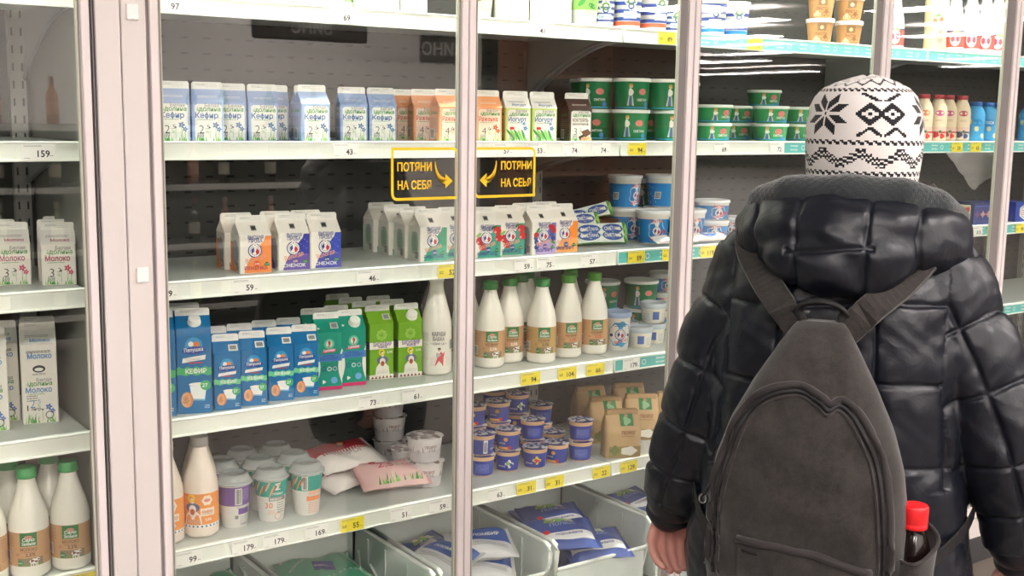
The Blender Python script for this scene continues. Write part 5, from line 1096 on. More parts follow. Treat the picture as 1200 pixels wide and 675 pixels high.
for px, py, lv, n, y, l in ((45, 177, 1, '159', 0, 'white price tag reading 159 behind the far left door'), (100, 668, 4, '75', 1, 'yellow price tag low at the far left door'),
    (200, 9, 0, '97', 0, 'white price tag reading 97 at the top beside the wide post'), (402, 22, 0, '69', 0, 'white price tag reading 69 on the top shelf'), (632, 37, 0, '41', 0, 'white price tag reading 41 on the top shelf'), (782, 46, 0, '89', 1, 'yellow price tag on the top shelf at the door frame'), (885, 51, 0, '93', 1, 'yellow price tag reading 93 on the turquoise top strip'),
    (405, 177, 1, '43', 0, 'white price tag reading 43 under the largest pale blue carton'), (590, 179, 1, '57', 0, 'white price tag reading 57 right of the door frame'), (629, 178, 1, '53', 0, 'white price tag reading 53 under the light green cartons'), (670, 177, 1, '74', 0, 'white price tag reading 74, left one of the two'), (704, 177, 1, '74', 0, 'white price tag reading 74, right one of the two'), (747, 174, 1, '94', 1, 'yellow price tag reading 94 under the stacked green tubs'), (846, 172, 1, '69', 0, 'white price tag reading 69 under the low green tubs'), (911, 171, 1, '72', 0, 'white price tag reading 72 beside the hat'), (1122, 170, 1, '59', 1, 'yellow price tag under the dark berry yogurt bottle'), (1144, 170, 1, '65', 1, 'yellow price tag under the blue drink bottles'),
    (192, 346, 2, '69', 0, 'white price tag reading 69 beside the wide post'), (288, 338, 2, '59', 0, 'white price tag reading 59 under the orange emblem carton'), (432, 327, 2, '46', 0, 'white price tag reading 46 in the middle of the arrow door'), (526, 317, 2, '52', 1, 'yellow price tag left of the door frame, third shelf'), (614, 312, 2, '59', 0, 'white price tag reading 59 under the strawberry cartons'), (640, 310, 2, '75', 0, 'white price tag reading 75 under the forest berry carton'), (691, 305, 2, '57', 0, 'white price tag reading 57 under the pouches'), (746, 299, 2, '59', 1, 'yellow price tag reading 59 on the turquoise strip'), (786, 296, 2, '79', 1, 'yellow price tag cut by the door frame, third shelf'), (830, 294, 2, '119', 1, 'yellow price tag reading 119 left of the hood'), (863, 290, 2, '69', 0, 'white price tag reading 69 touching the hood'), (1118, 276, 2, '110', 0, 'white price tag right of the hood'), (1145, 274, 2, '315', 0, 'white price tag under the navy boxes'), (1163, 273, 2, '89', 1, 'yellow price tag beside the right door frame'), (1196, 270, 2, '99', 1, 'yellow price tag at the right picture edge'),
    (433, 472, 3, '73', 0, 'white price tag reading 73 under the teal cartons'), (484, 464, 3, '61', 0, 'white price tag reading 61 under the green cartons'), (622, 442, 3, '94', 1, 'yellow price tag reading 94 under the bottles'), (665, 437, 3, '104', 1, 'yellow price tag reading 104'), (698, 431, 3, '66', 1, 'yellow price tag reading 66'), (740, 425, 3, '179', 0, 'white price tag reading 179 under the cloud cup'),
    (221, 653, 4, '99', 0, 'white price tag reading 99 under the orange labelled bottle'), (287, 644, 4, '179', 0, 'white price tag reading 179 under the purple cup'), (323, 634, 4, '179', 0, 'white price tag reading 179 under the cup with 30'), (371, 625, 4, '169', 0, 'white price tag reading 169 under the red bags'), (413, 613, 4, '55', 1, 'yellow price tag reading 55 under the pink bag'), (470, 602, 4, '51', 0, 'white price tag reading 51'), (515, 591, 4, '59', 0, 'white price tag left of the door frame, lowest shelf'), (582, 579, 4, '63', 0, 'white price tag reading 63'), (617, 571, 4, '31', 1, 'yellow price tag reading 31, left of the two'), (650, 564, 4, '31', 1, 'yellow price tag reading 31, right of the two'), (705, 551, 4, '22', 1, 'yellow price tag reading 22'), (737, 546, 4, '129', 1, 'yellow price tag reading 129 under the brown paper bag')):
    price(px, py, lv, n, y, l)
# tattered plastic notice hanging from the strip on the right
t = thing('plastic_sleeve', 'crumpled clear plastic sleeve hanging under the blue drink bottles', 'plastic sleeve', (0, 0, 0)); b = MB(); cs = [at_y(x, y, YG+.03) for x, y in ((1108, 178), (1176, 178), (1172, 199), (1140, 223))]; rows = []
for i in range(9):
    rows.append([(cs[0]*(1-i/8)+cs[3]*(i/8))*(1-j/8)+(cs[1]*(1-i/8)+cs[2]*(i/8))*(j/8)+Vector((0, .004*math.sin(i*2.1+j*1.3)+.003*math.sin(j*3.7), 0)) for j in range(9)])
b.rings(rows, mat('#cfcccb', .25, alpha=.35), False); b.build('sleeve_film', t)
# ================================================================== PERSON
def meshed(mb, voxel, it, name, m, fn=None, parent=None, sub=0):
    """melt overlapping lumps into one continuous skin, then move its points with fn"""
    o = mb.build('tmp'); r = o.modifiers.new('r', 'REMESH'); r.mode = 'VOXEL'; r.voxel_size = voxel; r.use_smooth_shade = True
    s = o.modifiers.new('s', 'SMOOTH'); s.factor = .5; s.iterations = it
    if sub: q = o.modifiers.new('q', 'SUBSURF'); q.levels = sub; q.render_levels = sub
    dg = bpy.context.evaluated_depsgraph_get(); me = bpy.data.meshes.new_from_object(o.evaluated_get(dg)); me.name = name
    bpy.data.objects.remove(o); me.materials.clear(); me.materials.append(m)
    if fn:
        n = len(me.vertices); co = np.empty(n*3); no = np.empty(n*3); me.vertices.foreach_get('co', co); me.vertices.foreach_get('normal', no)
        co = co.reshape(-1, 3); no = no.reshape(-1, 3); co = fn(co, no); me.vertices.foreach_set('co', co.ravel())
    me.polygons.foreach_set('use_smooth', [True]*len(me.polygons)); me.update()
    ob = bpy.data.objects.new(name, me); COL.objects.link(ob)
    if parent: ob.parent = parent
    return ob
def ell(mb, rows, m, n=24, e=.85):
    """loft of super-ellipses: (z, half x, half y, centre x, centre y)"""
    R = []
    for z, hx, hy, cx, cy in rows:
        R.append([(cx+hx*math.copysign(abs(math.cos(a))**e, math.cos(a)), cy+hy*math.copysign(abs(math.sin(a))**e, math.sin(a)), z) for a in [2*PI*j/n for j in range(n)]])
    mb.rings(R, m, True, (True, True))
def limb(mb, pts, m, n=14):
    for (a, ra), (b, rb) in zip(pts, pts[1:]):
        mb.ball(a, ra, m, n, 8); mb.tube([Vector(a), Vector(a).lerp(Vector(b), .5), Vector(b)], [ra, (ra+rb)/2, rb], m, n)
    mb.ball(pts[-1][0], pts[-1][1], m, n, 8)
SKIN = mat('#c58d80', .5, sss=.15); NAVYJ = node_mat('quilted_nylon', lambda nt, b, out: (
    setattr(b.inputs['Base Color'], 'default_value', lin('#10141d')), setattr(b.inputs['Roughness'], 'default_value', .40), setattr(b.inputs['Specular IOR Level'], 'default_value', .42),
    (lambda tc, n1, bp: (setattr(n1.inputs['Scale'], 'default_value', 26), setattr(n1.inputs['Detail'], 'default_value', 3), setattr(n1.inputs['Distortion'], 'default_value', 1.2), nt.links.new(tc.outputs['Object'], n1.inputs['Vector']), nt.links.new(n1.outputs['Fac'], bp.inputs['Height']), setattr(bp.inputs['Strength'], 'default_value', .16), setattr(bp.inputs['Distance'], 'default_value', .010), nt.links.new(bp.outputs['Normal'], b.inputs['Normal'])))(N(nt, 'ShaderNodeTexCoord'), N(nt, 'ShaderNodeTexNoise'), N(nt, 'ShaderNodeBump'))))
ZT = 2.2; pc = ray(985, 330)*ZT; PX, PY = float(pc[0]), float(pc[1]); PHI = math.radians(58)
person = thing('person', 'person seen from behind in a quilted dark jacket and black and white knit hat', 'person', (PX, PY, 0), -PHI)
HA = math.radians(58-36)          # head turned to her left against the body
HC = Vector((.024, .035, 1.540))
hrot = Matrix.Rotation(HA, 3, 'Z')
def hd(x, y, z): return HC+hrot @ Vector((x, y, z))
LA = [((-.150, 0, 1.315), .088), ((-.208, 0, 1.17), .086), ((-.245, -.005, 1.03), .083), ((-.288, .01, .895), .072), ((-.328, .045, .772), .040)]
RA = [((.165, 0, 1.315), .088), ((.240, 0, 1.17), .088), ((.300, -.005, 1.03), .084), ((.335, .02, .90), .072), ((.352, .06, .775), .040)]
b = MB()
b.ball(hd(0, .005, .02), .1, SKIN, 20, 14, (.78, .98, 1.05)); b.ball(hd(0, .045, -.055), .06, SKIN, 16, 10, (.92, .9, 1.05)); b.ball(hd(0, .062, -.098), .024, SKIN, 12, 8, (1.1, .9, .8))
b.tube([hd(0, .088, .018), hd(0, .104, -.012), hd(0, .112, -.026)], [.009, .012, .015], SKIN, 10); b.ball(hd(0, .108, -.03), .014, SKIN, 10, 8, (1.25, .9, .8)); b.ball(hd(0, .09, -.062), .018, SKIN, 12, 8, (1.3, .6, .55)); b.ball(hd(0, .086, .035), .03, SKIN, 12, 8, (2.0, .5, .5))
for s in (-1, 1): b.ball(hd(s*.04, .07, -.02), .026, SKIN, 10, 8, (1, .8, .9)); b.ball(hd(s*.079, -.002, -.01), .024, SKIN, 12, 8, (.35, .75, 1.2))
limb(b, [((.0, .01, 1.36), .065), ((.02, .02, 1.44), .056), (tuple(hd(0, -.01, -.06)), .058)], SKIN)
ell(b, [(.80, .155, .11, 0, 0), (.95, .15, .105, 0, 0), (1.1, .145, .10, 0, 0), (1.25, .165, .10, 0, 0), (1.34, .15, .085, 0, 0), (1.39, .08, .06, 0, .01)], SKIN)
for A in (LA, RA): limb(b, [(p, r*.55 if i < 4 else .027) for i, (p, r) in enumerate(A)], SKIN)
for s in (-1, 1): limb(b, [((s*.085, 0, .82), .085), ((s*.09, .01, .48), .056), ((s*.09, 0, .30), .052), ((s*.09, -.005, .10), .036), ((s*.09, .06, .045), .034)], SKIN)
def hand(s, w, yaw):
    """relaxed hand hanging from wrist w; s = +1 when the thumb lies on the +x side"""
    R = Matrix.Rotation(yaw, 3, 'Z'); f = lambda x, y, z: Vector(w)+R @ Vector((s*x, y, z))
    limb(b, [(f(0, 0, .0), .023), (f(0, -.002, -.020), .024)], SKIN, 12)
    for x0, x1 in ((-.024, -.031), (-.009, -.011), (.006, .010), (.020, .030)): limb(b, [(f(x0*.6, 0, -.010), .0135), (f(x1, -.002, -.060), .0125)], SKIN, 10)
    for x, ln, k in ((-.034, .76, .1), (-.0115, .95, .0), (.0115, 1.0, -.06), (.0335, .92, -.12)):
        a = f(x, -.002, -.062); p1 = f(x*.96, -.012, -.062-.034*ln); p2 = f(x*.86, -.030, -.062-.054*ln); p3 = f(x*.76, -.046, -.062-.058*ln)
        limb(b, [(a, .0104), (p1, .0096), (p2, .0086), (p3, .0072)], SKIN, 10)
    limb(b, [(f(.018, -.004, -.016), .014), (f(.040, -.016, -.036), .0115), (f(.040, -.032, -.058), .0098), (f(.032, -.044, -.074), .0078)], SKIN, 10)
hand(1, (-.331, .047, .790), math.radians(42)); hand(-1, (.356, .062, .79), math.radians(-50))
body = meshed(b, .0036, 2, 'body', SKIN, None, person)
for s in (-1, 1):
    e = MB(); e.ball(hd(s*.032, .083, .012), .0115, WHITE, 12, 8); e.ball(hd(s*.032, .0925, .012), .0048, mat('#3a2a20', .2), 10, 6); e.build('eye', person)
    e = MB(); e.tube([hd(s*.016, .098, .034), hd(s*.032, .099, .040), hd(s*.05, .088, .034)], [.003, .004, .002], mat('#4a3527', .8), 6); e.build('eyebrow', person)
e = MB(); e.tube([hd(-.022, .092, -.062), hd(-.008, .103, -.060), hd(.008, .103, -.060), hd(.022, .092, -.062)], [.002, .005, .005, .002], mat('#a8574f', .5), 8); e.build('lips', person)
# hair at the nape and a few loose strands
HAIR = mat('#3b2f2a', .6); h = MB(); h.ball(hd(0, -.03, -.055), .085, HAIR, 20, 12, (.98, .78, .75)); r = random.Random(3)
STR = mat('#b9b2aa', .5)
for i in range(6):
    y = r.uniform(-.06, -.01); p0 = Vector((.125, y, 1.455+r.uniform(-.005, .01))); h.tube([p0, p0+Vector((.03, r.uniform(-.01, .01), .018+r.uniform(-.01, .012))), p0+Vector((.06, r.uniform(-.02, .02), .004+r.uniform(-.02, .015))), p0+Vector((.078, r.uniform(-.02, .02), -.025+r.uniform(-.02, .015)))], .00022, STR, 4)
h.build('hair', person)
# ---- jacket
def seam(d, w): return np.exp(-(d/w)**2)
def segd(co, pts):
    best = np.full(len(co), 9.); tt = np.zeros(len(co)); L0 = 0
    for (a, _), (c, _) in zip(pts, pts[1:]):
        a = np.array(a); c = np.array(c); ab = c-a; L = np.linalg.norm(ab); t = np.clip(((co-a)@ab)/(L*L), 0, 1); d = np.linalg.norm(co-(a+t[:, None]*ab), axis=1)
        k = d < best; best[k] = d[k]; tt[k] = L0+t[k]*L; L0 += L
    return best, tt
def wr(co, f, s): return np.sin(co[:, 0]*f+3*np.sin(co[:, 2]*f*.31+s))*np.sin(co[:, 2]*f*.7+2*np.sin(co[:, 1]*f*.4+s))
def quilt(co, no):
    x, y, z = co.T; out = np.zeros(len(co))
    sl = np.full(len(co), 9.); along = np.zeros(len(co))
    dl, tl = segd(co, LA); dr, tr = segd(co, RA)
    left = (x < -.185-.0*(z)) & (dl < .12) & (z < 1.36); right = (x > .195) & (dr < .12) & (z < 1.36)
    # arm seams
    for mk, t, A in ((left, tl, LA), (right, tr, RA)):
        d = np.full(len(co), 9.)
        for k in (.10, .225, .345, .45): d = np.minimum(d, np.abs(t-k-.012*np.sin(co[:, 1]*25)))
        P0 = np.array([p for p, _ in A]); xi = np.interp(-z, -P0[:, 2], P0[:, 0]); d2 = np.where(y < 0, np.abs(x-xi-(-.012 if A is LA else .012)), 9)
        d = np.minimum(d, d2); sl[mk] = d[mk]
    tor = ~(left | right)
    d = np.full(len(co), 9.); th = np.arctan2(x, -y)*.24
    for k in (-.118, .118, -.36, .36, .60, -.60): d = np.minimum(d, np.abs(th-k))
    dz = np.full(len(co), 9.)
    for k in (1.275, 1.135, .985, .845, .70): dz = np.minimum(dz, np.abs(z-k-.008*np.sin(th*9)))
    d = np.minimum(d, dz); arm = np.minimum(np.abs(x+.19+.05*np.clip(1.2-z, 0, 1)), np.abs(x-.20-.05*np.clip(1.2-z, 0, 1)))
    arm = np.where((z < 1.36) & (z > .95), arm, 9); d = np.minimum(d, arm); sl[tor] = d[tor]
    puff = .0075*(1-np.exp(-(sl/.030)**1.1))-.0050*np.exp(-(sl/.0045)**2)
    w1 = wr(co, 75, 0)*.0028*np.exp(-(sl/.035))*(sl > .003)+wr(co, 34, 2)*.0035+wr(co, 130, 1)*.0009
    cuff = ((tl > .515) & (dl < .09) & (x < -.2)) | ((tr > .515) & (dr < .09) & (x > .2))
    amp = np.where(cuff, 0, puff+w1); return co+no*amp[:, None]
b = MB()
ell(b, [(.60, .262, .18, 0, 0), (.75, .262, .18, 0, 0), (.90, .245, .172, 0, 0), (1.05, .232, .165, 0, -.003), (1.18, .228, .160, 0, -.006), (1.27, .222, .150, 0, -.004), (1.335, .190, .13, .0, 0), (1.39, .14, .115, .005, .0), (1.44, .10, .10, .01, .01)], NAVYJ, 28, .8)
for A in (LA, RA):
    limb(b, [(p, r) for p, r in A[:4]]+[(tuple(Vector(A[3][0]).lerp(Vector(A[4][0]), .55)), .060), (tuple(Vector(A[3][0]).lerp(Vector(A[4][0]), .86)), .046)], NAVYJ, 20)
meshed(b, .0065, 6, 'jacket', NAVYJ, quilt, person, 1)
# cuffs
for A, s in ((LA, -1), (RA, 1)):
    c = MB(); p = Vector(A[4][0]); q = Vector(A[3][0]); d = (p-q).normalized(); st = p-d*.010; c.tube([st-d*.028, st-d*.014, st, st+d*.004, st+d*.002, st-d*.015], [.048, .049, .0485, .045, .040, .036], mat('#0f1116', .6), 24, caps=False); c.build('sleeve_cuff', person)
# ---- hood
FLE = mat('#262c2e', .95, bump=(420, 1.0), sheen=.5)
def hq(co, no):
    x, y, z = co.T; d = np.minimum(np.abs(x-.062-.02*(z-1.38)), np.abs(x+.058)); d = np.minimum(d, np.where(np.abs(x) < .075, np.abs(z-1.378-.006*np.sin(x*30)), 9)); d = np.minimum(d, np.minimum(np.abs(x-.145), np.abs(x+.14)))
    puff = .0055*(1-np.exp(-(d/.024)**1.1))-.0045*np.exp(-(d/.0045)**2); w = wr(co, 60, 1)*.003*np.exp(-d/.04)+wr(co, 95, 3)*.0016+np.sin(z*95+2.5*np.sin(x*17)+y*30)*.0022
    return co+no*(puff+w)[:, None]
b = MB(); arc = [(-.125, .045, 1.375), (-.128, -.02, 1.385), (-.105, -.085, 1.392), (-.05, -.125, 1.395), (.01, -.138, 1.397), (.075, -.125, 1.397), (.13, -.085, 1.394), (.158, -.02, 1.385), (.152, .045, 1.375)]
limb(b, [(p, .068) for p in arc], NAVYJ, 18); b.ball((.012, -.150, 1.362), .1, NAVYJ, 24, 14, (1.30, .62, .70)); b.ball((.012, -.10, 1.41), .1, NAVYJ, 24, 14, (1.35, .7, .55))
meshed(b, .006, 6, 'hood', NAVYJ, hq, person, 1)
b = MB(); arc = [(-.150, .075, 1.400), (-.158, .01, 1.418), (-.138, -.055, 1.444), (-.085, -.100, 1.465), (.012, -.118, 1.472), (.105, -.100, 1.468), (.160, -.055, 1.448), (.186, .01, 1.420), (.178, .075, 1.400)]
limb(b, [(p, .034) for p in arc], FLE, 18)
meshed(b, .005, 4, 'fleece_lining', FLE, lambda co, no: co+no*(np.sin(co[:, 0]*310)*np.sin(co[:, 1]*290+1)*np.sin(co[:, 2]*330)*.0006+wr(co, 60, 2)*.0012)[:, None], person, 1)
# ---- hat
KW = mat('#ddd8d4', .95, bump=(500, .6), sheen=.3); KK = mat('#15161b', .95, bump=(500, .6), sheen=.3)
def chart(c, r):
    c = ((c+30) % 60)-30; a = abs(c)
    if r < 18:
        k = r % 6
        return (k in (2, 3) and (c+(k-2)*2) % 4 < 2) or (k == 4 and c % 4 == 1)
    if r in (18, 19, 20, 37, 38, 39, 71, 72, 73):
        k = {18: 0, 19: 1, 20: 2, 37: 0, 38: 1, 39: 2, 71: 0, 72: 1, 73: 2}[r]; q = (c+k) % 4; return q < 2 if k != 1 else q < 3
    if 23 <= r <= 34:
        t = abs(((c) % 20)-10)/10*6; dr = r-24.5-t
        if -2.2 <= dr <= 3.6: return (int(dr+4)+c) % 3 != 0
        if r >= 32: return abs((c+10) % 20-10) <= (r-31)-0 and abs(((c) % 20)-10) > 7
        if r <= 25: return abs(((c) % 20)-10) < 3-(r-23) and t < 4
        return False
    if 42 <= r <= 69:
        dy = r-55.5; p, q = max(a, abs(dy)), min(a, abs(dy))
        if a <= 14:
            if a < 1 and abs(dy) < 1: return True
            return q >= .9 and p-q >= .9 and q <= 6.3 and p-q <= 6.6 and p > 1.6
        e = abs(30-a-(6.5 if c > 0 else 4.5)); m = e+abs(dy)*1.15
        if abs(dy) < 8: return 4.2 <= m <= 8.0 or m < 1.6
        w = 30-a; v = abs(dy)-8.5
        if dy > 0: return abs(w-2.5-v*1.7) < 2.1 and w < 11.5
        return abs(abs(w-6.2)-v*1.15) < 1.5 and w < 12.5 and w > .3
    if 76 <= r <= 84:
        t = abs((c % 12)-6)/6*5; return abs(r-77-t) < 1.1 or (r > 82 and c % 12 < 3)
    if r >= 87: return (c//2+r) % 3 == 0 and r < 92
    return False
prof = [(.095, 1.452), (.098, 1.475), (.1015, 1.505), (.1045, 1.54), (.106, 1.57), (.105, 1.60), (.100, 1.628), (.091, 1.648), (.077, 1.663), (.058, 1.673), (.037, 1.679), (.016, 1.682)]
S = [0]
for (r0, z0), (r1, z1) in zip(prof, prof[1:]): S.append(S[-1]+math.hypot(r1-r0, z1-z0))
NR, NCc = int(S[-1]/.0029), 180
b = MB(); rows = []; SUBR = NR
def hp_(s, j):
    k = max(i for i in range(len(S)) if S[i] <= s+1e-9); k = min(k, len(S)-2); f = (s-S[k])/(S[k+1]-S[k]); r_ = prof[k][0]+(prof[k+1][0]-prof[k][0])*f; z = prof[k][1]+(prof[k+1][1]-prof[k][1])*f
    a = 2*PI*j/NCc; w = 1+.008*math.sin(3*a+z*20)+.006*math.sin(5*a-z*31)
    lump = max(0, z-1.66)*.25*math.sin(2*a+1)
    return HC+hrot @ Vector((r_*w*math.sin(a), -r_*w*1.06*math.cos(a)+.004, z-1.545+lump))
grid_ = [[hp_(S[-1]*i/NR, j) for j in range(NCc)] for i in range(NR+1)]
vs = [p for row in grid_ for p in row]; b.v = [tuple(p) for p in vs]; kw, kk = b.mi(KW), b.mi(KK)
for i in range(NR):
    for j in range(NCc):
        j2 = (j+1) % NCc; b.f.append([i*NCc+j, i*NCc+j2, (i+1)*NCc+j2, (i+1)*NCc+j]); b.m.append(kk if chart(j-30, i) else kw); b.sm.append(True)
b.f.append([NR*NCc+j for j in range(NCc)]); b.m.append(kw); b.sm.append(True)
inn = [[HC+(p-HC)*.955 for p in grid_[0]], [HC+(p-HC)*.94 for p in grid_[10]]]; b.rings([[p for p in grid_[0]], inn[0], inn[1]], KW, True)
o = b.build('knit_hat', person); o['label'] = 'white knit hat with black star and zigzag pattern'
# ---- trousers and boots (below the picture edge)
TR = mat('#1a1d26', .85, bump=(200, .3)); b = MB()
ell(b, [(.60, .165, .125, 0, 0), (.72, .175, .13, 0, 0), (.88, .17, .125, 0, 0)], TR)
for s in (-1, 1): limb(b, [((s*.088, 0, .78), .098), ((s*.092, .008, .50), .072), ((s*.092, 0, .30), .064), ((s*.092, -.005, .12), .058)], TR)
meshed(b, .009, 4, 'trousers', TR, None, person)
for s in (-1, 1):
    b = MB(); BT = mat('#17171a', .5); limb(b, [((s*.092, -.005, .20), .060), ((s*.092, -.005, .10), .056), ((s*.094, .0, .055), .050), ((s*.098, .08, .045), .043), ((s*.102, .15, .040), .038)], BT)
    for p in ((s*.094, -.02), (s*.098, .06), (s*.102, .14)): b.cbox(p[0]-.040, p[0]+.040, p[1]-.045, p[1]+.05, 0.001, .02, BT, .004)
    meshed(b, .007, 4, 'boot', BT, None, person)
# ================================================================== BACKPACK (hangs on the person: a thing of its own)
FAB = node_mat('faded_canvas', lambda nt, b, out: (
    (lambda tc, n1, n2, cr, bp: (nt.links.new(tc.outputs['Object'], n1.inputs['Vector']), nt.links.new(tc.outputs['Object'], n2.inputs['Vector']), setattr(n1.inputs['Scale'], 'default_value', 60), setattr(n1.inputs['Detail'], 'default_value', 10), setattr(n1.inputs['Roughness'], 'default_value', .85), setattr(n2.inputs['Scale'], 'default_value', 520),
        setattr(cr.color_ramp.elements[0], 'color', lin('#0c0b0b')), setattr(cr.color_ramp.elements[1], 'color', lin('#38332f')), setattr(cr.color_ramp.elements[0], 'position', .3), setattr(cr.color_ramp.elements[1], 'position', .75), nt.links.new(n1.outputs['Fac'], cr.inputs['Fac']), nt.links.new(cr.outputs['Color'], b.inputs['Base Color']),
        nt.links.new(n2.outputs['Fac'], bp.inputs['Height']), setattr(bp.inputs['Strength'], 'default_value', .4), setattr(bp.inputs['Distance'], 'default_value', .0012), nt.links.new(bp.outputs['Normal'], b.inputs['Normal']), setattr(b.inputs['Roughness'], 'default_value', .92), setattr(b.inputs['Sheen Weight'], 'default_value', .25)))(N(nt, 'ShaderNodeTexCoord'), N(nt, 'ShaderNodeTexNoise'), N(nt, 'ShaderNodeTexNoise'), N(nt, 'ShaderNodeValToRGB'), N(nt, 'ShaderNodeBump'))))
EDGE = mat('#272323', .9, sheen=.2); DARKZ = mat('#121113', .7); METAL = mat('#9a9a9c', .3, 1.0)
BX = -.004
BZ = -.030; bag_ = thing('backpack', 'faded black canvas backpack worn on the back, with a red capped bottle in its side', 'backpack', (PX, PY, BZ), -PHI)
HW = [(.78, .150), (.80, .163), (.86, .170), (.98, .166), (1.05, .156), (1.115, .136), (1.18, .104), (1.235, .072), (1.27, .050), (1.285, .038)]
HDp = [(.78, .050), (.80, .068), (.86, .078), (.98, .080), (1.05, .077), (1.115, .070), (1.18, .056), (1.235, .038), (1.27, .024), (1.285, .014)]
BK = -.185
fhw = interp([(w, z) for z, w in HW]); fhd = interp([(w, z) for z, w in HDp])
def sag(x, z): return .007*math.sin(x*28+1.0)*math.sin(z*22)+.005*math.sin(x*60-z*35)+.004*math.sin(z*75+x*25)+.003*math.sin(x*120+z*40)
def front(x, z, o=0):
    w, d = fhw(z), fhd(z); q = min(.999, abs(x-BX)/w); return BK-d-d*(1-q**2.6)**(1/2.6)+sag(x, z)*.6-o
b = MB(); rows = []; n = 64
for i in range(41):
    z = .78+(1.285-.78)*i/40; w, d = fhw(z), fhd(z); row = []
    for j in range(n):
        a = 2*PI*j/n; c, s = math.cos(a), math.sin(a); x = BX+w*math.copysign(abs(c)**(2/2.6), c); y = BK-d+d*math.copysign(abs(s)**(2/2.6), s)
        if s < -.02: y += sag(x, z)*.6
        row.append((x, y, z))
    rows.append(row)
b.rings(rows, FAB, True, (True, True)); b.build('main_compartment', bag_)
zp = [(-.166, .86), (-.166, .98), (-.150, 1.06), (-.128, 1.125), (-.088, 1.172), (-.035, 1.189), (.012, 1.176), (.030, 1.165), (.050, 1.172), (.080, 1.150), (.110, 1.105), (.132, 1.035), (.142, .95), (.143, .86)]
zp = [(x*.98+BX*.28+.004, z) for x, z in zp]
def cat(pts, k=6):                     # smooth curve through the points
    o = []
    for i in range(len(pts)-1):
        p0, p1, p2, p3 = pts[max(i-1, 0)], pts[i], pts[i+1], pts[min(i+2, len(pts)-1)]
        for q in range(k):
            t = q/k; o.append(tuple(.5*(2*b_+(c-a)*t+(2*a-5*b_+4*c-d)*t*t+(3*b_-a-3*c+d)*t**3) for a, b_, c, d in zip(p0, p1, p2, p3)))
    return o+[pts[-1]]
zc = cat(zp)
m = MB(); m.tube([(x, front(x, z, .003), z) for x, z in zc], .0075, EDGE, 8, .8); m.build('flap_edge', bag_)
m = MB(); cx = sum(x for x, z in zc)/len(zc); m.tube([(x+(cx-x)*.07, front(x+(cx-x)*.07, z-.010, .002), z-.010) for x, z in zc], .004, DARKZ, 6); m.build('zipper', bag_)
m = MB(); m.tube([(x+(cx-x)*.13, front(x+(cx-x)*.13, z-.018, .0008), z-.018) for x, z in zc], .0025, EDGE, 6); m.build('seam_piping', bag_)
# front pocket
m = MB(); rows = []; x0, x1 = BX-.100, BX+.118; PZ = lambda u: .925-.030*u+.010*math.sin(u*PI)
for i in range(13):
    row = []
    for j in range(23):
        u = j/22; x = x0+(x1-x0)*u; z = .79+(PZ(u)-.79)*i/12; e = (1-abs(2*u-1)**4); row.append((x, front(x, z, .002+.017*e*(.55+.45*math.sin(i/12*PI*.9+.2))), z))
    rows.append(row)
m.rings(rows, FAB, False); m.tube([rows[-1][j] for j in range(23)], .0075, EDGE, 8, .9)
m.tube([tuple(Vector(rows[-1][j])+Vector((0, .004, -.02))) for j in range(1, 22)], .003, DARKZ, 6); m.build('front_pocket', bag_)
# carry handle
m = MB(); m.tube(cat([(BX-.036, BK-.012, 1.275), (BX-.04, BK-.018, 1.302), (BX-.02, BK-.026, 1.318), (BX+.012, BK-.026, 1.319), (BX+.036, BK-.018, 1.305), (BX+.036, BK-.012, 1.275)]), .011, DARKZ, 10, .45); m.build('carry_handle', bag_)
def ribbon(pts, w, th, m_, name):
    m = MB(); pts = [Vector(p) for p in cat([tuple(p) for p in pts])]; rows = []
    for i, p in enumerate(pts):
        t = (pts[min(i+1, len(pts)-1)]-pts[max(i-1, 0)]).normalized(); ctr = Vector((0, 0, p.z)) if p.z < 1.3 else Vector((p.x*.8, 0, 1.25)); nn = (p-ctr); nn = (nn-t*nn.dot(t)).normalized(); sd = t.cross(nn).normalized()
        rows.append([p+sd*w/2, p+sd*w*.46+nn*th, p-sd*w*.46+nn*th, p-sd*w/2, p-sd*w*.46-nn*th*.3, p+sd*w*.46-nn*th*.3])
    m.rings(rows, m_, True, (True, True), smooth=False); return m.build(name, bag_, recalc=True)
for s in (-1, 1):
    ribbon([(BX+s*.036, BK-.010, 1.262), (BX*.5+s*.080, -.185, 1.312), (s*.122, -.142, 1.352), (s*.156, -.095, 1.398), (s*.162, -.02, 1.435), (s*.16, .07, 1.41), (s*.15, .165, 1.27), (s*.16, .188, 1.12)], .052, .007, FAB, 'shoulder_strap')
    ribbon([(s*.16, .19, 1.12), (s*.235, .12, .99), (s*.262, 0, .93), (s*.225, -.11, .88), (BX+s*.16, -.19, .84)], .026, .003, DARKZ, 'webbing_strap')
# zipper pull hanging at the left
xq, zq = zc[8]; m = MB(); q0 = Vector((BX-.158, front(BX-.155, 1.0)-.008, 1.0)); m.tube([q0+Vector((.004, 0, .012)), q0+Vector((-.004, -.002, -.004)), q0+Vector((-.011, -.003, -.02))], .005, DARKZ, 8, .6)
for k in range(12):
    a0, a1 = 2*PI*k/12, 2*PI*(k+1)/12; c0 = q0+Vector((-.012, -.004, -.026)); m.tube([c0+Vector((.006*math.cos(a0), 0, .008*math.sin(a0))), c0+Vector((.006*math.cos(a1), 0, .008*math.sin(a1)))], .0014, METAL, 6)
m.build('zipper_pull', bag_)
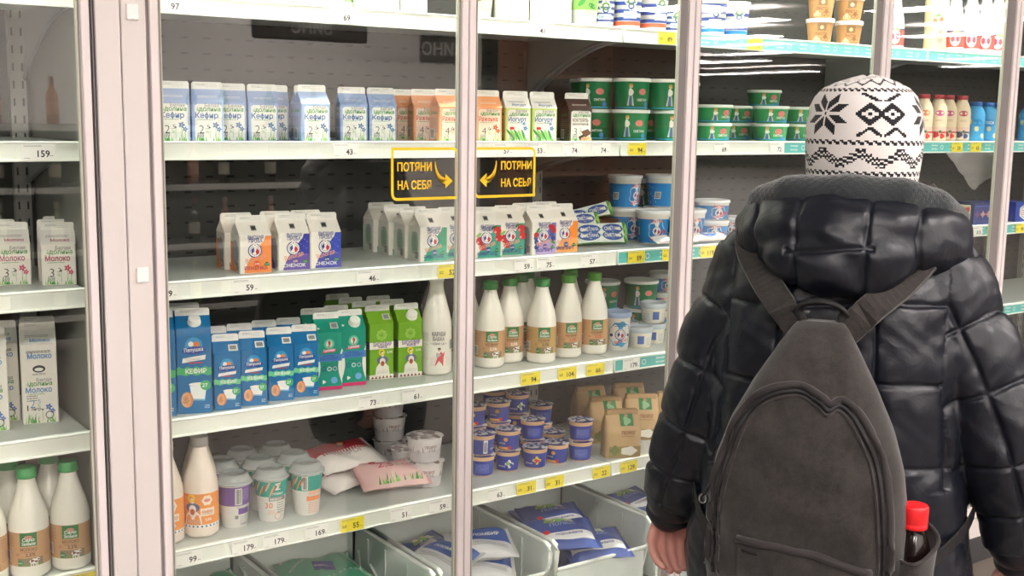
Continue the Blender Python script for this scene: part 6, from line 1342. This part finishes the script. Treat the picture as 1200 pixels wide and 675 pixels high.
# side pocket with its bottle
SPX, SPY = BX+.180, -.262
m = MB(); rows = []
def rim(a): return .938+.022*math.sin(a)
for i in range(12):
    row = []
    for j in range(25):
        a = -PI*.62+PI*1.24*j/24; z = .79+(rim(a)-.79)*i/11; R_ = .040+.003*math.sin(i*.7)*math.sin(j*.6); row.append((SPX-.004+R_*.95*math.cos(a), SPY+R_*1.35*math.sin(a), z))
    rows.append(row)
m.rings(rows, FAB, False); m.tube(rows[-1], .0035, EDGE, 8); m.build('side_pocket', bag_)
R3 = Matrix.Rotation(-PHI, 3, 'Z'); bp_ = Vector((PX, PY, BZ))+R3 @ Vector((SPX-.003, SPY, .80))
t = thing('drink_bottle', 'dark drink bottle with a bright red cap in the backpack side pocket', 'drink bottle', bp_)
b = MB(); b.lathe([(.02, 0), (.029, .003), (.0305, .012), (.0305, .11), (.028, .128), (.020, .150), (.0165, .160), (.0165, .172)], mat('#140c0b', .12, coat=.5), 28); b.build('bottle_body', t)
b = MB(); b.lathe([(.0205, .160), (.0215, .162), (.0215, .168), (.0205, .1695), (.0215, .171), (.0215, .196), (.0195, .2)], mat('#dd1f25', .35), 40, (True, True), lambda a, z: .015*math.cos(a*20) if z > .172 else 0); b.build('screw_cap', t)
# ================================================================== STORE
for o in [o for o in bpy.data.objects if o.parent is None and 'label' not in o.keys() and o.get('kind') is None]:
    if o.name not in USED:
        for c in list(o.children_recursive): bpy.data.objects.remove(c)
        bpy.data.objects.remove(o)
def floor_mat(nt, b, out):
    tc = N(nt, 'ShaderNodeTexCoord'); br = N(nt, 'ShaderNodeTexBrick'); br.offset = 0
    br.inputs['Scale'].default_value = 1; br.inputs['Brick Width'].default_value = .6; br.inputs['Row Height'].default_value = .6; br.inputs['Mortar Size'].default_value = .003
    br.inputs['Color1'].default_value = lin('#7a7169'); br.inputs['Color2'].default_value = lin('#756c64'); br.inputs['Mortar'].default_value = lin('#6a645d')
    nt.links.new(tc.outputs['Object'], br.inputs['Vector']); nt.links.new(br.outputs['Color'], b.inputs['Base Color']); b.inputs['Roughness'].default_value = .35
m = MB(); m.box(-12, 32, -34, 4, -.2, -.0005, node_mat('floor_tiles', floor_mat)); struct('floor', m)
CZ = 3.1
m = MB(); m.box(-12, 32, -34, 4, CZ, CZ+.2, mat('#c4c0bc', .8)); struct('ceiling', m)
WALLM = mat('#a9a29c', .8)
for nme, bx in (('wall_back', (-12, 32, 3.5, 3.7)), ('wall_front', (-12, 32, -34, -33.8)), ('wall_left', (-12, -11.8, -33.8, 3.5)), ('wall_right', (31.8, 32, -33.8, 3.5))):
    m = MB(); m.box(*bx, 0, CZ, WALLM); struct(nme, m)
m = MB(); m.box(-11.8, 6.6, -5.4, -5.2, 0, CZ, mat('#e6e2de', .7)); struct('wall_partition', m)
t = thing('wooden_display', 'brown wooden produce display in the store, seen only reflected in the glass doors', 'display stand', (6.9, -5.3, 0)); bw = mat('#8a5a40', .6)
b = MB(); b.cbox(0, 2.3, -.05, 0, 0, 2.5, bw, .005); b.build('display_back', t)
for z in (.5, 1.0, 1.5, 2.0): b = MB(); b.cbox(0.01, 2.29, 0.0, .4, z-.03, z, mat('#a9744e', .6), .004); b.build('display_shelf', t)
for x in (0, 1.13, 2.26): b = MB(); b.cbox(x, x+.04, .0, .41, 0, 2.5, bw, .004); b.build('display_side', t)
LM = emis('#fff6f2', 46.0, 'panel_light')
LMU = emis('#fff6f2', 20.0, 'added_uplight')
def panel(x, y, lx, ly, drop=.16):
    t = thing('ceiling_light', 'long white hanging light panel, seen at most reflected in the glass doors', 'ceiling light', (x, y, CZ-drop), 0, 'hanging light panels')
    b = MB(); b.box(-lx/2-.02, lx/2+.02, -ly/2-.02, ly/2+.02, -.02, .02, mat('#e9e7e4', .5)); b.build('light_housing', t); b = MB(); b.box(-lx/2, lx/2, -ly/2, ly/2, -.024, -.0201, LM); b.build('light_diffuser', t)
    b = MB(); b.box(-lx/2, lx/2, -ly/2, ly/2, .0201, .022, LMU); b.build('added_up_glow', t)  # upward glow added to brighten the ceiling that the doors reflect
    for s in (-1, 1): b = MB(); b.tube([(s*lx*.4, 0, .0225), (s*lx*.4, 0, drop)], .003, METAL, 6); b.build('hanging_wire', t)
for x in (-2.6, -.2, 2.2, 4.6, 7.2):
    for y in (-.35, -2.9): panel(x, y, 1.25, .30)
for x in (-1.4, 1.4, 4.2): panel(x, -4.35, 1.25, .3)  # extra unseen row, added to brighten the partition wall
SEEN = [((828, 32), (895, 20)), ((850, 48), (888, 40)), ((857, 66), (905, 60)), ((833, 76), (878, 69)), ((833, 91), (872, 82)), ((835, 100), (856, 96)), ((906, 87), (932, 82)), ((1045, 18), (1088, 5)), ((1072, 46), (1140, 37)), ((1140, 30), (1190, 18)), ((1118, 80), (1152, 76)), ((770, 16), (808, 4)), ((772, 75), (806, 70))]
def mirror(px, py):
    p = at_z(px, py, CZ-.185); return p.x, 2*YG-p.y
for a, c in SEEN:
    (x0, y0), (x1, y1) = mirror(*a), mirror(*c); x, y, l = (x0+x1)/2, (y0+y1)/2, abs(y1-y0)
    if x < 31 and y > -33: panel(x, y, .5, max(.8, min(l*.85, 2.2)))
for x, y in ((5.2, -6.0), (1.5, -6.0), (-2.0, -6.0)): panel(x, y, .5, 1.9)
# wine rack across the aisle
YR = -2.95; t = thing('wine_rack', 'dark rack of wine shelves across the aisle, seen reflected in the doors', 'rack', (-.9, YR, 0)); W_ = 5.2
b = MB(); b.box(0, W_, -.42, -.40, .05, 1.46, mat('#4a4542', .7)); b.build('rack_back', t)
for x in (0, W_/2-.02, W_-.04):
    b = MB(); b.cbox(x, x+.04, -.42, 0, 0, 1.49, mat('#5a5553', .6), .004); b.build('rack_upright', t)
RZ = [.28, .70, 1.10, 1.49]
for z in RZ:
    b = MB(); b.box(.04, W_-.04, -.40, 0, z-.025, z, mat('#6a6562', .6)); b.box(.04, W_-.04, 0, .006, z-.04, z, mat('#f2efe9', .5)); b.build('rack_shelf', t)
def wine(c, l, cap):
    t = thing('wine_bottle'); b = MB(); pr = [(.03, 0), (.0375, .004), (.0375, .175), (.034, .195), (.018, .222), (.0145, .24), (.0145, .285), (.016, .287), (.016, .298)]; b.lathe(pr, mat(c, .15, coat=.3), 18); b.build('bottle_body', t)
    m = MB(); m.lathe([(.0379, .06), (.0379, .14)], mat(l, .6), 18, (False, False)); m.build('paper_label', t); k = MB(); k.lathe([(.0165, .262), (.0168, .298), (.0165, .3)], mat(cap, .4), 16); k.build('foil_capsule', t); return t
WN = [wine('#2c3a20', '#e9e2cc', '#8a2a2a'), wine('#c98a70', '#e8b49a', '#c9a0a0'), wine('#3a1418', '#d9d2c2', '#2a2a2a'), wine('#7a8a3a', '#e8e4c8', '#d0c8a0')]
for q, z in enumerate(RZ):
    for i in range(16): put(WN[(i//3+q) % 4], (-.55+.30*i+.04*(i % 3), YR-.10, z), 0, 'wine bottle on the rack across the aisle, seen only reflected', 'wine bottles across the aisle', 'wine bottle')
# hanging signs
def sign(x, y, z, w, h, txt, label):
    t = thing('hanging_sign', label, 'sign', (x, y, z)); b = MB(); b.cbox(-w/2, w/2, -.02, 0, -h/2, h/2, mat('#4f4644', .6), .02); b.build('sign_board', t)
    b = MB(); D = Deco(b, lambda u, v, l: (-u, .0008, v), 1); D.text(txt, -.0, -h*.22, h*.62, mat('#e8e4e0', .5), 1, bold=.02); b.build('lettering', t)
    for s in (-1, 1): b = MB(); b.tube([(s*w*.4, -.01, h/2-.004), (s*w*.4, -.01, CZ-z)], .003, METAL, 6); b.build('hanging_wire', t)
p = at_y(362, 33, 2*YG+2.45); sign(p.x, -2.45, p.z, .82, .17, 'ВИНО', 'brown hanging sign over the wine, mirrored in the arrow door')
p = at_y(515, 58, 2*YG+2.6); sign(p.x, -2.6, p.z, .36, .20, 'ВИНО', 'second brown hanging sign, mirrored beside the door frame')
# ------------------------------------------------------------------ lights
def area(name, loc, size, e, rot, col=(1, 1, 1)):
    l = bpy.data.lights.new(name, 'AREA'); l.shape = 'RECTANGLE'; l.size, l.size_y = size; l.energy = e; l.color = col; o = bpy.data.objects.new(name, l); COL.objects.link(o); o.location = loc; o.rotation_euler = rot; return o
K = 1.0
for xa, xb_ in ((XL0, XL1), (XM0, XM1)):
    w = xb_-xa-.1; area('cooler_led', ((xa+xb_)/2, YG+.062, 2.160), (w, .04), 6*w, (math.radians(6), 0, 0), (.95, 1, .93)).data.spread = math.radians(120)
w = bpy.data.worlds.new('World'); scene.world = w; w.use_nodes = True; w.node_tree.nodes['Background'].inputs[0].default_value = (.5, .5, .5, 1); w.node_tree.nodes['Background'].inputs[1].default_value = .25
# ------------------------------------------------------------------ camera
cd = bpy.data.cameras.new('Camera'); cam = bpy.data.objects.new('Camera', cd); COL.objects.link(cam)
r, u, f = RR; cam.matrix_world = Matrix(((r[0], u[0], -f[0], 0), (r[1], u[1], -f[1], 0), (r[2], u[2], -f[2], EYE), (0, 0, 0, 1)))
cd.sensor_width = 36; cd.lens = 36*F/1200; cd.clip_start = .05; cd.clip_end = 200; scene.camera = cam
vs_ = scene.view_settings; scene.display_settings.display_device = 'sRGB'; vs_.view_transform = 'Standard'; vs_.look = 'None'; vs_.gamma = 1; vs_.exposure = .12; vs_.use_curve_mapping = False
scene.cycles.use_denoising = True; scene.cycles.transparent_max_bounces = 16; scene.cycles.max_bounces = 8
